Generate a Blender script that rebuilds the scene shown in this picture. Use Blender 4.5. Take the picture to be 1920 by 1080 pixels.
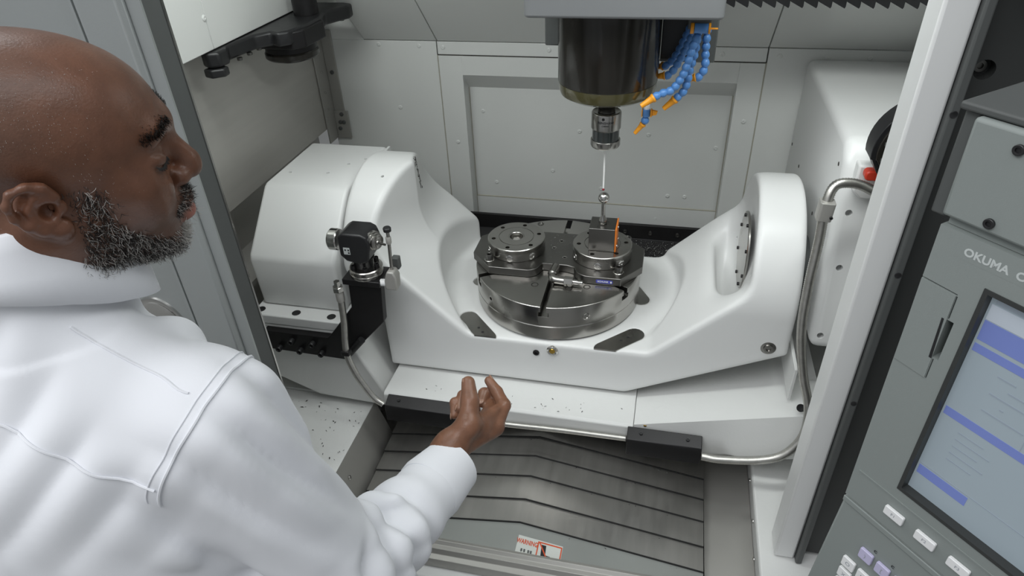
import bpy, bmesh, math, random
import numpy as np
from mathutils import Matrix, Vector

for o in list(bpy.data.objects): bpy.data.objects.remove(o)
scn = bpy.context.scene
COL = scn.collection
random.seed(7); RNG = np.random.RandomState(7)

# ------------------------------------------------------------------ camera
CAM_R = np.array([[0.9745, 0.2208, -0.0395], [0.0943, -0.5631, -0.8210], [-0.2035, 0.7964, -0.5696]])  # right, down, forward
CAM_C = np.array([0.2317, -1.3741, 0.8847])
FPX = 1259.4
cd_ = bpy.data.cameras.new('camera'); cam = bpy.data.objects.new('camera', cd_); COL.objects.link(cam)
cd_.sensor_fit = 'HORIZONTAL'; cd_.sensor_width = 36.0; cd_.lens = 36.0 * FPX / 1920.0
cd_.clip_start = 0.02; cd_.clip_end = 60
_r, _u, _b = CAM_R[0], -CAM_R[1], -CAM_R[2]
_M = Matrix(((_r[0], _u[0], _b[0], CAM_C[0]), (_r[1], _u[1], _b[1], CAM_C[1]), (_r[2], _u[2], _b[2], CAM_C[2]), (0, 0, 0, 1)))
_l, _q, _s = _M.decompose()
cam.location = _l; cam.rotation_mode = 'QUATERNION'; cam.rotation_quaternion = _q
scn.camera = cam

# ------------------------------------------------------------------ world, exposure, large lights
scn.view_settings.view_transform = 'Standard'
try: scn.view_settings.look = 'None'
except Exception: pass
scn.view_settings.gamma = 1.0
scn.view_settings.use_curve_mapping = False
scn.view_settings.exposure = 0.0
W = bpy.data.worlds.new('workshop_air'); scn.world = W; W.use_nodes = True
W.node_tree.nodes['Background'].inputs[0].default_value = (0.93, 0.97, 1.0, 1)
W.node_tree.nodes['Background'].inputs[1].default_value = 0.34

def area_light(name, loc, target, sx, sy, energy, color=(1, 1, 1)):
    d = bpy.data.lights.new(name, 'AREA'); d.shape = 'RECTANGLE'; d.size = sx; d.size_y = sy
    d.energy = energy; d.color = color
    o = bpy.data.objects.new(name, d); COL.objects.link(o); o.location = loc
    o.rotation_mode = 'QUATERNION'
    o.rotation_quaternion = (Vector(target) - Vector(loc)).to_track_quat('-Z', 'Y')
    return o
# shop ceiling fixtures
area_light('shop_ceiling_behind_offscreen', (-0.9, -2.2, 2.6), (-0.3, -1.0, 0.3), 2.4, 1.2, 47, (0.96, 0.98, 1.0))
area_light('shop_ceiling_left_offscreen', (-1.7, 0.0, 2.75), (-0.4, -0.9, 0.5), 1.6, 0.7, 16, (0.97, 0.99, 1.0))
area_light('shop_ceiling_right_offscreen', (0.9, -1.3, 2.6), (0.2, -0.8, 0.2), 1.6, 1.0, 12, (0.96, 0.98, 1.0))

# the machine's own work lights, up under its roof and out of the frame
area_light('machine_work_light_right_offscreen', (0.42, -0.38, 1.0), (0.1, 0.45, 0.0), 0.48, 0.06, 3.6, (0.95, 1.0, 0.98))
area_light('machine_work_light_left_offscreen', (-0.42, -0.38, 1.0), (-0.1, 0.45, 0.0), 0.48, 0.06, 3.0, (0.95, 1.0, 0.98))

FLOOR_Z = -1.03

# ------------------------------------------------------------------ materials
def nodes_of(name):
    m = bpy.data.materials.new(name); m.use_nodes = True
    nt = m.node_tree; b = nt.nodes['Principled BSDF']
    return m, nt, b
def pbr(name, col, rough=0.5, metal=0.0, var=0.06, scale=8.0, bump=0.0, bscale=60.0, stretch=(1, 1, 1), rvar=0.08, coat=0.0, spec=0.5):
    m, nt, b = nodes_of(name)
    b.inputs['Metallic'].default_value = metal
    b.inputs['Coat Weight'].default_value = coat
    b.inputs['Specular IOR Level'].default_value = spec
    tc = nt.nodes.new('ShaderNodeTexCoord'); mp = nt.nodes.new('ShaderNodeMapping'); mp.inputs['Scale'].default_value = stretch
    nt.links.new(tc.outputs['Object'], mp.inputs['Vector'])
    nz = nt.nodes.new('ShaderNodeTexNoise'); nz.inputs['Scale'].default_value = scale; nz.inputs['Detail'].default_value = 5
    nt.links.new(mp.outputs[0], nz.inputs['Vector'])
    cr = nt.nodes.new('ShaderNodeMix'); cr.data_type = 'RGBA'
    c0 = [max(0, c * (1 - var)) for c in col]; c1 = [min(1, c * (1 + var)) for c in col]
    cr.inputs[6].default_value = (*c0, 1); cr.inputs[7].default_value = (*c1, 1)
    nt.links.new(nz.outputs['Fac'], cr.inputs[0]); nt.links.new(cr.outputs[2], b.inputs['Base Color'])
    mr = nt.nodes.new('ShaderNodeMapRange'); mr.inputs[3].default_value = max(0.02, rough - rvar); mr.inputs[4].default_value = min(1, rough + rvar)
    nt.links.new(nz.outputs['Fac'], mr.inputs[0]); nt.links.new(mr.outputs[0], b.inputs['Roughness'])
    if bump > 0:
        n2 = nt.nodes.new('ShaderNodeTexNoise'); n2.inputs['Scale'].default_value = bscale; n2.inputs['Detail'].default_value = 3
        nt.links.new(mp.outputs[0], n2.inputs['Vector'])
        bp = nt.nodes.new('ShaderNodeBump'); bp.inputs['Strength'].default_value = bump; bp.inputs['Distance'].default_value = 0.002
        nt.links.new(n2.outputs['Fac'], bp.inputs['Height']); nt.links.new(bp.outputs[0], b.inputs['Normal'])
    return m
def emit(name, col, strength):
    m, nt, b = nodes_of(name)
    b.inputs['Base Color'].default_value = (*col, 1); b.inputs['Roughness'].default_value = 0.3
    b.inputs['Emission Color'].default_value = (*col, 1); b.inputs['Emission Strength'].default_value = strength
    return m
def attr_mat(name, rough=0.45, sss=0.0, bump=0.2, bscale=400.0, spec=0.5, var=0.25, vscale=40.0):
    m, nt, b = nodes_of(name)
    at = nt.nodes.new('ShaderNodeAttribute'); at.attribute_name = 'Col'
    nz = nt.nodes.new('ShaderNodeTexNoise'); nz.inputs['Scale'].default_value = vscale; nz.inputs['Detail'].default_value = 6
    tc = nt.nodes.new('ShaderNodeTexCoord'); nt.links.new(tc.outputs['Object'], nz.inputs['Vector'])
    mr = nt.nodes.new('ShaderNodeMapRange'); mr.inputs[1].default_value = 0.3; mr.inputs[2].default_value = 0.7
    mr.inputs[3].default_value = 1 - var; mr.inputs[4].default_value = 1 + var
    nt.links.new(nz.outputs['Fac'], mr.inputs[0])
    mx = nt.nodes.new('ShaderNodeMix'); mx.data_type = 'RGBA'; mx.blend_type = 'MULTIPLY'; mx.inputs[0].default_value = 1
    nt.links.new(at.outputs['Color'], mx.inputs[6]); nt.links.new(mr.outputs[0], mx.inputs[7])
    nt.links.new(mx.outputs[2], b.inputs['Base Color'])
    b.inputs['Roughness'].default_value = rough; b.inputs['Specular IOR Level'].default_value = spec
    b.inputs['Subsurface Weight'].default_value = sss; b.inputs['Subsurface Radius'].default_value = (0.006, 0.0025, 0.0015)
    n2 = nt.nodes.new('ShaderNodeTexNoise'); n2.inputs['Scale'].default_value = bscale; n2.inputs['Detail'].default_value = 4
    nt.links.new(tc.outputs['Object'], n2.inputs['Vector'])
    bp = nt.nodes.new('ShaderNodeBump'); bp.inputs['Strength'].default_value = bump; bp.inputs['Distance'].default_value = 0.0015
    nt.links.new(n2.outputs['Fac'], bp.inputs['Height']); nt.links.new(bp.outputs[0], b.inputs['Normal'])
    return m

M = {}
M['white'] = pbr('white_enamel', (0.76, 0.765, 0.755), 0.38, 0, 0.03, 3, 0.04, 300)
M['white_wall'] = pbr('white_sheet_enamel', (0.72, 0.73, 0.71), 0.34, 0, 0.05, 2.5, 0.03, 250)
M['white_cast'] = pbr('white_cast_paint', (0.72, 0.725, 0.71), 0.45, 0, 0.04, 4, 0.15, 160)
M['steel'] = pbr('ground_steel', (0.40, 0.39, 0.37), 0.25, 1.0, 0.15, 12, 0.03, 300, (1, 1, 1), 0.08)
M['steel_dark'] = pbr('hardened_steel', (0.19, 0.185, 0.175), 0.30, 1.0, 0.2, 14, 0.03, 300)
M['steel_bright'] = pbr('bright_steel', (0.62, 0.61, 0.59), 0.2, 1.0, 0.08, 20)
M['stainless'] = pbr('brushed_stainless', (0.50, 0.485, 0.455), 0.45, 0.55, 0.10, 5, 0.04, 120, (1, 0.6, 10), 0.08)
M['cover_steel'] = pbr('worn_cover_steel', (0.44, 0.43, 0.41), 0.32, 0.85, 0.16, 6, 0.03, 120, (9, 1.2, 1.2), 0.10)
M['cover_plain'] = pbr('grey_cover_plate', (0.40, 0.415, 0.40), 0.42, 0.6, 0.08, 7)
M['grey_paint'] = pbr('mid_grey_paint', (0.165, 0.17, 0.175), 0.4, 0, 0.04, 5, 0.05, 400)
M['door_grey'] = pbr('door_grey_paint', (0.40, 0.42, 0.415), 0.34, 0.45, 0.05, 4, 0.12, 700)
M['panel_grey'] = pbr('panel_grey_plastic', (0.25, 0.275, 0.265), 0.55, 0, 0.04, 6, 0.06, 800)
M['charcoal'] = pbr('charcoal_paint', (0.035, 0.037, 0.036), 0.5, 0, 0.1, 6)
M['charcoal2'] = pbr('dark_grey_paint', (0.085, 0.09, 0.088), 0.5, 0, 0.1, 6)
M['black'] = pbr('black_plastic', (0.014, 0.014, 0.015), 0.4, 0, 0.2, 20)
M['black_oxide'] = pbr('black_oxide_steel', (0.025, 0.024, 0.025), 0.38, 0.6, 0.25, 15, 0.03, 200)
M['black_gloss'] = pbr('black_gloss_cover', (0.020, 0.018, 0.015), 0.20, 0.0, 0.2, 5, 0, 60, (20, 20, 1), 0.05, 0.1, 0.4)
M['olive_ring'] = pbr('olive_ring', (0.075, 0.068, 0.03), 0.14, 0.1, 0.1, 6, 0, 60, (1, 1, 1), 0.03, 0.5)
M['gutter'] = pbr('gutter_steel', (0.42, 0.41, 0.385), 0.45, 0.35, 0.1, 6)
M['blue'] = pbr('blue_hose_plastic', (0.10, 0.27, 0.62), 0.35, 0, 0.06, 20)
M['orange'] = pbr('orange_nozzle_plastic', (0.90, 0.36, 0.02), 0.4, 0, 0.05, 20)
M['orange_label'] = pbr('orange_label', (0.75, 0.20, 0.02), 0.5, 0, 0.05, 20)
M['red'] = pbr('red_cap', (0.60, 0.045, 0.02), 0.4, 0, 0.05, 20)
M['hose'] = pbr('braided_steel', (0.50, 0.49, 0.46), 0.35, 0.9, 0.25, 90)
M['white_plastic'] = pbr('white_plastic', (0.85, 0.85, 0.85), 0.4, 0, 0.02, 20)
M['lilac'] = pbr('lilac_key', (0.55, 0.52, 0.72), 0.45, 0, 0.02, 20)
M['ink'] = pbr('black_ink', (0.015, 0.015, 0.018), 0.6, 0, 0.02, 20)
M['ink_grey'] = pbr('grey_ink', (0.30, 0.32, 0.36), 0.6, 0, 0.02, 20)
M['ink_silver'] = pbr('silver_print', (0.55, 0.58, 0.57), 0.4, 0, 0.02, 20)
M['ink_red'] = pbr('red_ink', (0.72, 0.10, 0.03), 0.55, 0, 0.03, 20)
M['sticker'] = pbr('sticker_white', (0.72, 0.74, 0.70), 0.5, 0, 0.03, 20)
M['blue_label'] = pbr('blue_label', (0.07, 0.08, 0.42), 0.4, 0, 0.05, 20)
M['yellow'] = pbr('yellow_lamp', (0.85, 0.85, 0.02), 0.4, 0, 0.05, 20)
M['brass'] = pbr('brass', (0.55, 0.36, 0.08), 0.3, 1.0, 0.1, 20)
M['rubber'] = pbr('black_rubber', (0.02, 0.02, 0.02), 0.6, 0, 0.1, 20)
M['ruby'] = pbr('ruby', (0.25, 0.02, 0.03), 0.1, 0, 0.02, 20)
M['ceramic'] = pbr('white_ceramic', (0.9, 0.9, 0.88), 0.25, 0, 0.02, 20)
M['lens'] = pbr('dark_lens', (0.03, 0.035, 0.035), 0.1, 0, 0.02, 20, coat=0.5)
M['concrete'] = pbr('concrete_floor', (0.33, 0.33, 0.32), 0.6, 0, 0.12, 3, 0.1, 60)
M['chips'] = pbr('aluminium_chips', (0.75, 0.75, 0.74), 0.25, 1.0, 0.1, 50)
M['grime'] = pbr('dark_grime', (0.06, 0.055, 0.05), 0.6, 0.2, 0.3, 60)
M['caulk'] = pbr('seam_caulk', (0.42, 0.40, 0.33), 0.7, 0, 0.2, 30)
M['shirt'] = pbr('white_cotton', (0.80, 0.81, 0.845), 0.8, 0, 0.015, 6, 0.06, 900)
M['trousers'] = pbr('dark_trousers', (0.03, 0.032, 0.045), 0.85, 0, 0.1, 20, 0.1, 900)
M['shoe'] = pbr('black_leather', (0.02, 0.018, 0.016), 0.4, 0, 0.1, 20)
M['skin'] = attr_mat('brown_skin', 0.36, 0.08, 0.22, 420, 0.5, 0.14, 60)
M['hair_dark'] = pbr('dark_hair', (0.018, 0.014, 0.012), 0.5, 0, 0.2, 80)
M['hair_grey'] = pbr('grey_hair', (0.52, 0.50, 0.47), 0.5, 0, 0.2, 80)
M['nail'] = pbr('fingernail', (0.36, 0.21, 0.15), 0.3, 0, 0.05, 80)
M['screen'] = emit('lcd_screen', (0.26, 0.31, 0.345), 0.30)
M['screen_blue'] = emit('lcd_blue_bar', (0.13, 0.17, 0.40), 0.35)
M['screen_line'] = emit('lcd_grey_line', (0.23, 0.27, 0.315), 0.28)
M['screen_pale'] = emit('lcd_pale_bar', (0.36, 0.40, 0.45), 0.35)

# ------------------------------------------------------------------ mesh helpers
class MB:
    def __init__(s): s.v = []; s.f = []
    def add(s, vs, fs):
        n = len(s.v); s.v += [tuple(float(c) for c in v) for v in vs]; s.f += [tuple(i + n for i in f) for f in fs]; return s
    def box(s, x0, x1, y0, y1, z0, z1):
        vs = [(x, y, z) for x in (x0, x1) for y in (y0, y1) for z in (z0, z1)]
        return s.add(vs, [(0, 1, 3, 2), (4, 6, 7, 5), (0, 4, 5, 1), (2, 3, 7, 6), (0, 2, 6, 4), (1, 5, 7, 3)])
    def prism(s, poly, ax, a0, a1):
        def P(p, a):
            return {'x': (a, p[0], p[1]), 'y': (p[0], a, p[1]), 'z': (p[0], p[1], a)}[ax]
        n = len(poly); vs = [P(p, a0) for p in poly] + [P(p, a1) for p in poly]
        return s.add(vs, [tuple(range(n)), tuple(range(2 * n - 1, n - 1, -1))] + [(i, (i + 1) % n, n + (i + 1) % n, n + i) for i in range(n)])
    def lathe(s, prof, o=(0, 0, 0), d=(0, 0, 1), seg=32):
        d = Vector(d).normalized(); q = d.to_track_quat('Z', 'Y'); o = Vector(o); vs = []; fs = []
        for r, z in prof:
            r = max(r, 1e-5)
            for k in range(seg):
                a = 2 * math.pi * k / seg
                vs.append(o + q @ Vector((r * math.cos(a), r * math.sin(a), z)))
        m = len(prof)
        for j in range(m - 1):
            for k in range(seg):
                k2 = (k + 1) % seg; fs.append((j * seg + k, j * seg + k2, (j + 1) * seg + k2, (j + 1) * seg + k))
        fs.append(tuple(range(seg))[::-1]); fs.append(tuple((m - 1) * seg + k for k in range(seg)))
        return s.add(vs, fs)
    def cyl(s, a, b, r, seg=20, r2=None):
        a = Vector(a); b = Vector(b); L = (b - a).length
        return s.lathe([(r, 0), (r if r2 is None else r2, L)], a, b - a, seg)
    def tube(s, path, r, seg=10):
        P = [Vector(p) for p in path]; n = len(P); R_ = r if hasattr(r, '__len__') else [r] * n
        T = [(P[min(i + 1, n - 1)] - P[max(i - 1, 0)]).normalized() for i in range(n)]
        u = T[0].orthogonal().normalized(); vs = []; fs = []
        for i in range(n):
            u = (u - T[i] * u.dot(T[i])).normalized(); w = T[i].cross(u)
            for k in range(seg):
                a = 2 * math.pi * k / seg; vs.append(P[i] + (u * math.cos(a) + w * math.sin(a)) * R_[i])
        for i in range(n - 1):
            for k in range(seg):
                k2 = (k + 1) % seg; fs.append((i * seg + k, i * seg + k2, (i + 1) * seg + k2, (i + 1) * seg + k))
        fs.append(tuple(range(seg))[::-1]); fs.append(tuple((n - 1) * seg + k for k in range(seg)))
        return s.add(vs, fs)
    def sphere(s, c, r, seg=20, rings=12, sc=(1, 1, 1)):
        prof = [(r * math.sin(math.pi * j / rings), -r * math.cos(math.pi * j / rings)) for j in range(rings + 1)]
        t = MB().lathe(prof, (0, 0, 0), (0, 0, 1), seg)
        return s.add([(c[0] + v[0] * sc[0], c[1] + v[1] * sc[1], c[2] + v[2] * sc[2]) for v in t.v], t.f)
    def xf(s, m):
        s.v = [tuple(m @ Vector(v)) for v in s.v]; return s
    def mesh(s, name):
        me = bpy.data.meshes.new(name); me.from_pydata(s.v, [], s.f); me.update()
        bm = bmesh.new(); bm.from_mesh(me); bmesh.ops.recalc_face_normals(bm, faces=bm.faces); bm.to_mesh(me); bm.free()
        return me

def finish(me, mat, angle=35):
    me.materials.clear(); me.materials.append(M[mat] if isinstance(mat, str) else mat)
    me.polygons.foreach_set('use_smooth', [True] * len(me.polygons))
    try: me.set_sharp_from_angle(angle=math.radians(angle))
    except Exception: pass
def world_of(o):
    m = o.matrix_basis.copy()
    return m if o.parent is None else world_of(o.parent) @ o.matrix_parent_inverse @ m
def attach(o, p):
    if p is not None:
        o.parent = p; o.matrix_parent_inverse = world_of(p).inverted()
    return o
def build(mb, name, mat, parent=None, bevel=0.0, seg=2, angle=35):
    me = mb if isinstance(mb, bpy.types.Mesh) else mb.mesh(name)
    finish(me, mat, angle)
    o = bpy.data.objects.new(name, me); COL.objects.link(o)
    if bevel > 0:
        b = o.modifiers.new('bevel', 'BEVEL'); b.width = bevel; b.segments = seg; b.limit_method = 'ANGLE'; b.angle_limit = math.radians(28)
        b.use_clamp_overlap = True
        for p in me.polygons: p.use_smooth = True
    attach(o, parent)
    return o
def tag(o, label=None, cat=None, group=None, kind=None):
    if label: o['label'] = label
    if cat: o['category'] = cat
    if group: o['group'] = group
    if kind: o['kind'] = kind
    return o
def thing(name, label, cat, loc, group=None):
    o = bpy.data.objects.new(name, None); COL.objects.link(o); o.location = loc; o.empty_display_size = 0.02
    return tag(o, label, cat, group)
def shared(name, mb, mat, locs, parent, rots=None, bevel=0.0):
    """alike pieces: one mesh, many objects"""
    me = mb.mesh(name); finish(me, mat); out = []
    for i, l in enumerate(locs):
        o = bpy.data.objects.new(name, me); COL.objects.link(o); o.location = l
        r = rots[i] if isinstance(rots, list) else rots
        if r is not None: o.rotation_mode = 'QUATERNION'; o.rotation_quaternion = r
        if bevel > 0:
            b = o.modifiers.new('bevel', 'BEVEL'); b.width = bevel; b.segments = 2; b.limit_method = 'ANGLE'
        attach(o, parent)
        out.append(o)
    return out
def boolean(mb, cutters, op='DIFFERENCE'):
    me = mb.mesh('tmp') if isinstance(mb, MB) else mb
    o = bpy.data.objects.new('tmp', me); COL.objects.link(o); tmp = []
    for c in cutters:
        opx = op
        if isinstance(c, tuple): opx, c = c
        co = bpy.data.objects.new('tmpc', c.mesh('tmpc')); COL.objects.link(co); tmp.append(co)
        md = o.modifiers.new('b', 'BOOLEAN'); md.operation = opx; md.object = co; md.solver = 'EXACT'
    bpy.context.view_layer.update()
    dg = bpy.context.evaluated_depsgraph_get()
    r = bpy.data.meshes.new_from_object(o.evaluated_get(dg))
    for t in tmp + [o]: bpy.data.objects.remove(t)
    return r
def drill(o, holes, angle=35):
    '''cut round blind holes (centre, outward direction, radius, depth) into a part'''
    bpy.context.view_layer.update()
    me = bpy.data.meshes.new_from_object(o.evaluated_get(bpy.context.evaluated_depsgraph_get()))
    c = MB()
    for p, d, r, dep in holes:
        p = Vector(p); d = Vector(d).normalized(); c.cyl(p + d * 0.012, p - d * dep, r, 20)
    mat = o.data.materials[0]; me = boolean(me, [c]); finish(me, mat, angle); o.modifiers.clear(); o.data = me
def qdir(d): return Vector(d).normalized().to_track_quat('Z', 'Y')
def smooth_path(pts, n):
    P = np.array(pts, float); k = len(P); ext = np.vstack([2 * P[0] - P[1], P, 2 * P[-1] - P[-2]]); out = []
    for i in range(k - 1):
        p0, p1, p2, p3 = ext[i:i + 4]
        for t in np.linspace(0, 1, 24, endpoint=False):
            out.append(0.5 * ((2 * p1) + (-p0 + p2) * t + (2 * p0 - 5 * p1 + 4 * p2 - p3) * t * t + (-p0 + 3 * p1 - 3 * p2 + p3) * t ** 3))
    out.append(P[-1]); out = np.array(out)
    L = np.r_[0, np.cumsum(np.linalg.norm(np.diff(out, axis=0), axis=1))]
    s = np.linspace(0, L[-1], n)
    return np.stack([np.interp(s, L, out[:, c]) for c in range(3)], 1), L[-1]
def rrect(x0, x1, y0, y1, r, n=5):
    pts = []
    for cx, cy, a0 in ((x1 - r, y1 - r, 0), (x0 + r, y1 - r, 90), (x0 + r, y0 + r, 180), (x1 - r, y0 + r, 270)):
        for k in range(n + 1):
            a = math.radians(a0 + 90 * k / n); pts.append((cx + r * math.cos(a), cy + r * math.sin(a)))
    return pts
def text_mesh(s, size, fn, extrude=0.0002, xscale=1.0, bold=0.0):
    """lettering as a mesh; fn maps (x,y,z) of the flat text to the scene"""
    c = bpy.data.curves.new('t', 'FONT'); c.body = s; c.size = size; c.align_x = 'CENTER'; c.align_y = 'CENTER'; c.extrude = extrude; c.resolution_u = 3
    c.offset = bold
    o = bpy.data.objects.new('t', c); COL.objects.link(o); bpy.context.view_layer.update()
    me = bpy.data.meshes.new_from_object(o.evaluated_get(bpy.context.evaluated_depsgraph_get()))
    vs = [fn(v.co.x * xscale, v.co.y, v.co.z) for v in me.vertices]
    for v, p in zip(me.vertices, vs): v.co = p
    me.update(); bpy.data.objects.remove(o); bpy.data.curves.remove(c)
    return me
# a socket-head screw along +Z, head bottom at z=0
def socket_screw(r, h):
    return MB().lathe([(r * 0.9, 0), (r, 0.05 * h), (r, 0.88 * h), (r * 0.9, h), (r * 0.58, h), (r * 0.52, h * 0.95), (r * 0.5, h * 0.35), (0, h * 0.3)], seg=20)
def hole(r, d=0.0012):
    return MB().lathe([(r * 1.1, -0.001), (r * 1.1, d * 0.3), (r, d * 0.5), (r * 0.85, d * 0.25), (0, d * 0.2)], seg=20)

# ------------------------------------------------------------------ implicit surfaces for cast and organic shapes
class SDF:
    def __init__(s, lo, hi, h):
        s.lo = np.array(lo, float); s.h = h
        s.n = np.ceil((np.array(hi) - s.lo) / h).astype(int) + 1
        s.ax = [(s.lo[i] + h * np.arange(s.n[i])).astype(np.float32) for i in range(3)]
        s.D = np.full(tuple(s.n), 1.0, np.float32)
    def sub(s, lo, hi):
        a = np.clip(np.floor((np.array(lo) - s.lo) / s.h).astype(int), 0, s.n - 1); b = np.clip(np.ceil((np.array(hi) - s.lo) / s.h).astype(int) + 1, 1, s.n)
        sl = tuple(slice(a[i], b[i]) for i in range(3))
        X = s.ax[0][sl[0]][:, None, None]; Y = s.ax[1][sl[1]][None, :, None]; Z = s.ax[2][sl[2]][None, None, :]
        return sl, X, Y, Z
    def comb(s, sl, d, k, mode):
        a = s.D[sl]
        if a.size == 0: return
        if mode == 'add':
            if k > 0: h = np.maximum(k - np.abs(a - d), 0) / k; s.D[sl] = np.minimum(a, d) - h * h * k * 0.25
            else: s.D[sl] = np.minimum(a, d)
        else:
            d = -d; h = np.maximum(k - np.abs(a - d), 0) / max(k, 1e-6); s.D[sl] = np.maximum(a, d) + h * h * k * 0.25
    def ell(s, c, r, B=None, k=0.01, mode='add'):
        c = np.array(c, float); r = np.array(r, float); m = r.max() + 2.5 * k + 3 * s.h
        sl, X, Y, Z = s.sub(c - m, c + m); X = X - c[0]; Y = Y - c[1]; Z = Z - c[2]
        if B is None: B = np.eye(3)
        p = [B[i][0] * X + B[i][1] * Y + B[i][2] * Z for i in range(3)]
        k0 = np.sqrt(sum((p[i] / r[i]) ** 2 for i in range(3))); k1 = np.sqrt(sum((p[i] / r[i] ** 2) ** 2 for i in range(3))) + 1e-9
        s.comb(sl, (k0 * (k0 - 1) / k1).astype(np.float32), k, mode)
    def cap(s, a, b, ra, rb, k=0.01, mode='add', flat=None):
        a = np.array(a, float); b = np.array(b, float); m = max(ra, rb) * (1.0 if flat is None else 1.6) + 2.5 * k + 3 * s.h
        sl, X, Y, Z = s.sub(np.minimum(a, b) - m, np.maximum(a, b) + m)
        ab = b - a; L2 = ab @ ab + 1e-12
        X = X - a[0]; Y = Y - a[1]; Z = Z - a[2]
        t = np.clip((X * ab[0] + Y * ab[1] + Z * ab[2]) / L2, 0, 1)
        dx, dy, dz = X - t * ab[0], Y - t * ab[1], Z - t * ab[2]
        if flat is not None:      # (direction, factor): squash along a direction
            w = np.array(flat[0], float); w /= np.linalg.norm(w); q = dx * w[0] + dy * w[1] + dz * w[2]; f = flat[1] - 1
            dx, dy, dz = dx + f * q * w[0], dy + f * q * w[1], dz + f * q * w[2]
        d = np.sqrt(dx * dx + dy * dy + dz * dz) - (ra + (rb - ra) * t)
        s.comb(sl, d.astype(np.float32), k, mode)
    def chain(s, pts, rad, k=0.004, mode='add'):
        for i in range(len(pts) - 1): s.cap(pts[i], pts[i + 1], rad[i], rad[i + 1], k, mode)
    def displace(s, fn, band=0.03):
        I = np.argwhere(np.abs(s.D) < band); P = s.lo + I * s.h
        s.D[I[:, 0], I[:, 1], I[:, 2]] += fn(P).astype(np.float32)
    def sample(s, P):
        q = (np.asarray(P) - s.lo) / s.h; q = np.clip(q, 0, s.n - 1.001); i = q.astype(int); f = q - i; D = s.D; r = 0
        for dx in (0, 1):
            for dy in (0, 1):
                for dz in (0, 1):
                    w = (f[:, 0] if dx else 1 - f[:, 0]) * (f[:, 1] if dy else 1 - f[:, 1]) * (f[:, 2] if dz else 1 - f[:, 2])
                    r = r + w * D[i[:, 0] + dx, i[:, 1] + dy, i[:, 2] + dz]
        return r
    def grad(s, P):
        e = s.h; g = np.stack([s.sample(P + np.eye(3)[i] * e) - s.sample(P - np.eye(3)[i] * e) for i in range(3)], 1)
        return g / (np.linalg.norm(g, axis=1, keepdims=True) + 1e-9)
    def snap(s, P, lift=0.0, it=8):
        P = np.array(P, float)
        for _ in range(it): P = P - s.grad(P) * (s.sample(P) - lift)[:, None] * 0.8
        return P
    def surface(s):
        D = s.D; S = D < 0; nx, ny, nz = (s.n - 1)
        cnt = np.zeros((nx, ny, nz), np.int8)
        for dx in (0, 1):
            for dy in (0, 1):
                for dz in (0, 1): cnt += S[dx:dx + nx, dy:dy + ny, dz:dz + nz]
        act = (cnt > 0) & (cnt < 8); C = np.argwhere(act); idx = np.full((nx, ny, nz), -1, np.int64); idx[act] = np.arange(len(C))
        acc = np.zeros((len(C), 3)); num = np.zeros(len(C))
        corners = [(a, b, c) for a in (0, 1) for b in (0, 1) for c in (0, 1)]
        for a in corners:
            for ax in range(3):
                if a[ax] == 1: continue
                b = list(a); b[ax] = 1
                va = D[C[:, 0] + a[0], C[:, 1] + a[1], C[:, 2] + a[2]]; vb = D[C[:, 0] + b[0], C[:, 1] + b[1], C[:, 2] + b[2]]
                m = (va < 0) != (vb < 0); t = np.where(m, va / (va - vb + 1e-12), 0)
                p = np.array(a, float)[None] + t[:, None] * np.eye(3)[ax][None]
                acc[m] += p[m]; num[m] += 1
        V = s.lo + (C + acc / num[:, None]) * s.h
        F = []
        for ax in range(3):
            sl0 = [slice(1, None)] * 3; o = [i for i in range(3) if i != ax]
            A = S[tuple(slice(None, -1) if i == ax else slice(None) for i in range(3))]; Bq = S[tuple(slice(1, None) if i == ax else slice(None) for i in range(3))]
            E_ = np.argwhere(A != Bq)
            E_ = E_[(E_[:, o[0]] > 0) & (E_[:, o[1]] > 0) & (E_[:, o[0]] < s.n[o[0]] - 1) & (E_[:, o[1]] < s.n[o[1]] - 1)]
            def cell(d0, d1):
                q = E_.copy(); q[:, o[0]] -= d0; q[:, o[1]] -= d1; return idx[q[:, 0], q[:, 1], q[:, 2]]
            Q = np.stack([cell(1, 1), cell(0, 1), cell(0, 0), cell(1, 0)], 1)
            flip = A[E_[:, 0], E_[:, 1], E_[:, 2]]
            if ax == 1: flip = ~flip
            Q[~flip] = Q[~flip][:, ::-1]; F.append(Q)
        F = np.vstack(F); F = F[(F >= 0).all(1)]
        return V, F
def mesh_from(V, F, name, mat, parent, angle=180, col=None):
    me = bpy.data.meshes.new(name); me.from_pydata(V.tolist(), [], F.tolist()); me.update()
    if col is not None:
        a = me.color_attributes.new('Col', 'FLOAT_COLOR', 'POINT'); a.data.foreach_set('color', np.c_[col, np.ones(len(col))].astype(np.float32).ravel())
    return build(me, name, mat, parent, 0, 2, angle)
def noise3(P, seed, freq, n=7):
    r = np.random.RandomState(seed); v = 0
    for _ in range(n):
        d = r.normal(size=3); d *= freq * r.uniform(.6, 1.5) / np.linalg.norm(d); v = v + np.sin(P @ d + r.uniform(0, 6.28))
    return v / math.sqrt(n)
def ss(a, b, x): t = np.clip((x - a) / (b - a), 0, 1); return t * t * (3 - 2 * t)

# ================================================================== THE SETTING
def structure(mb, name, mat, bevel=0.0, parent=None):
    o = build(mb, name, mat, parent, bevel)
    if parent is None: o['kind'] = 'structure'
    return o
tag(structure(MB().box(-4, 4, -5, 4, FLOOR_Z - 0.1, FLOOR_Z), 'floor', 'concrete'), 'grey concrete workshop floor below the machine', 'floor')

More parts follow.
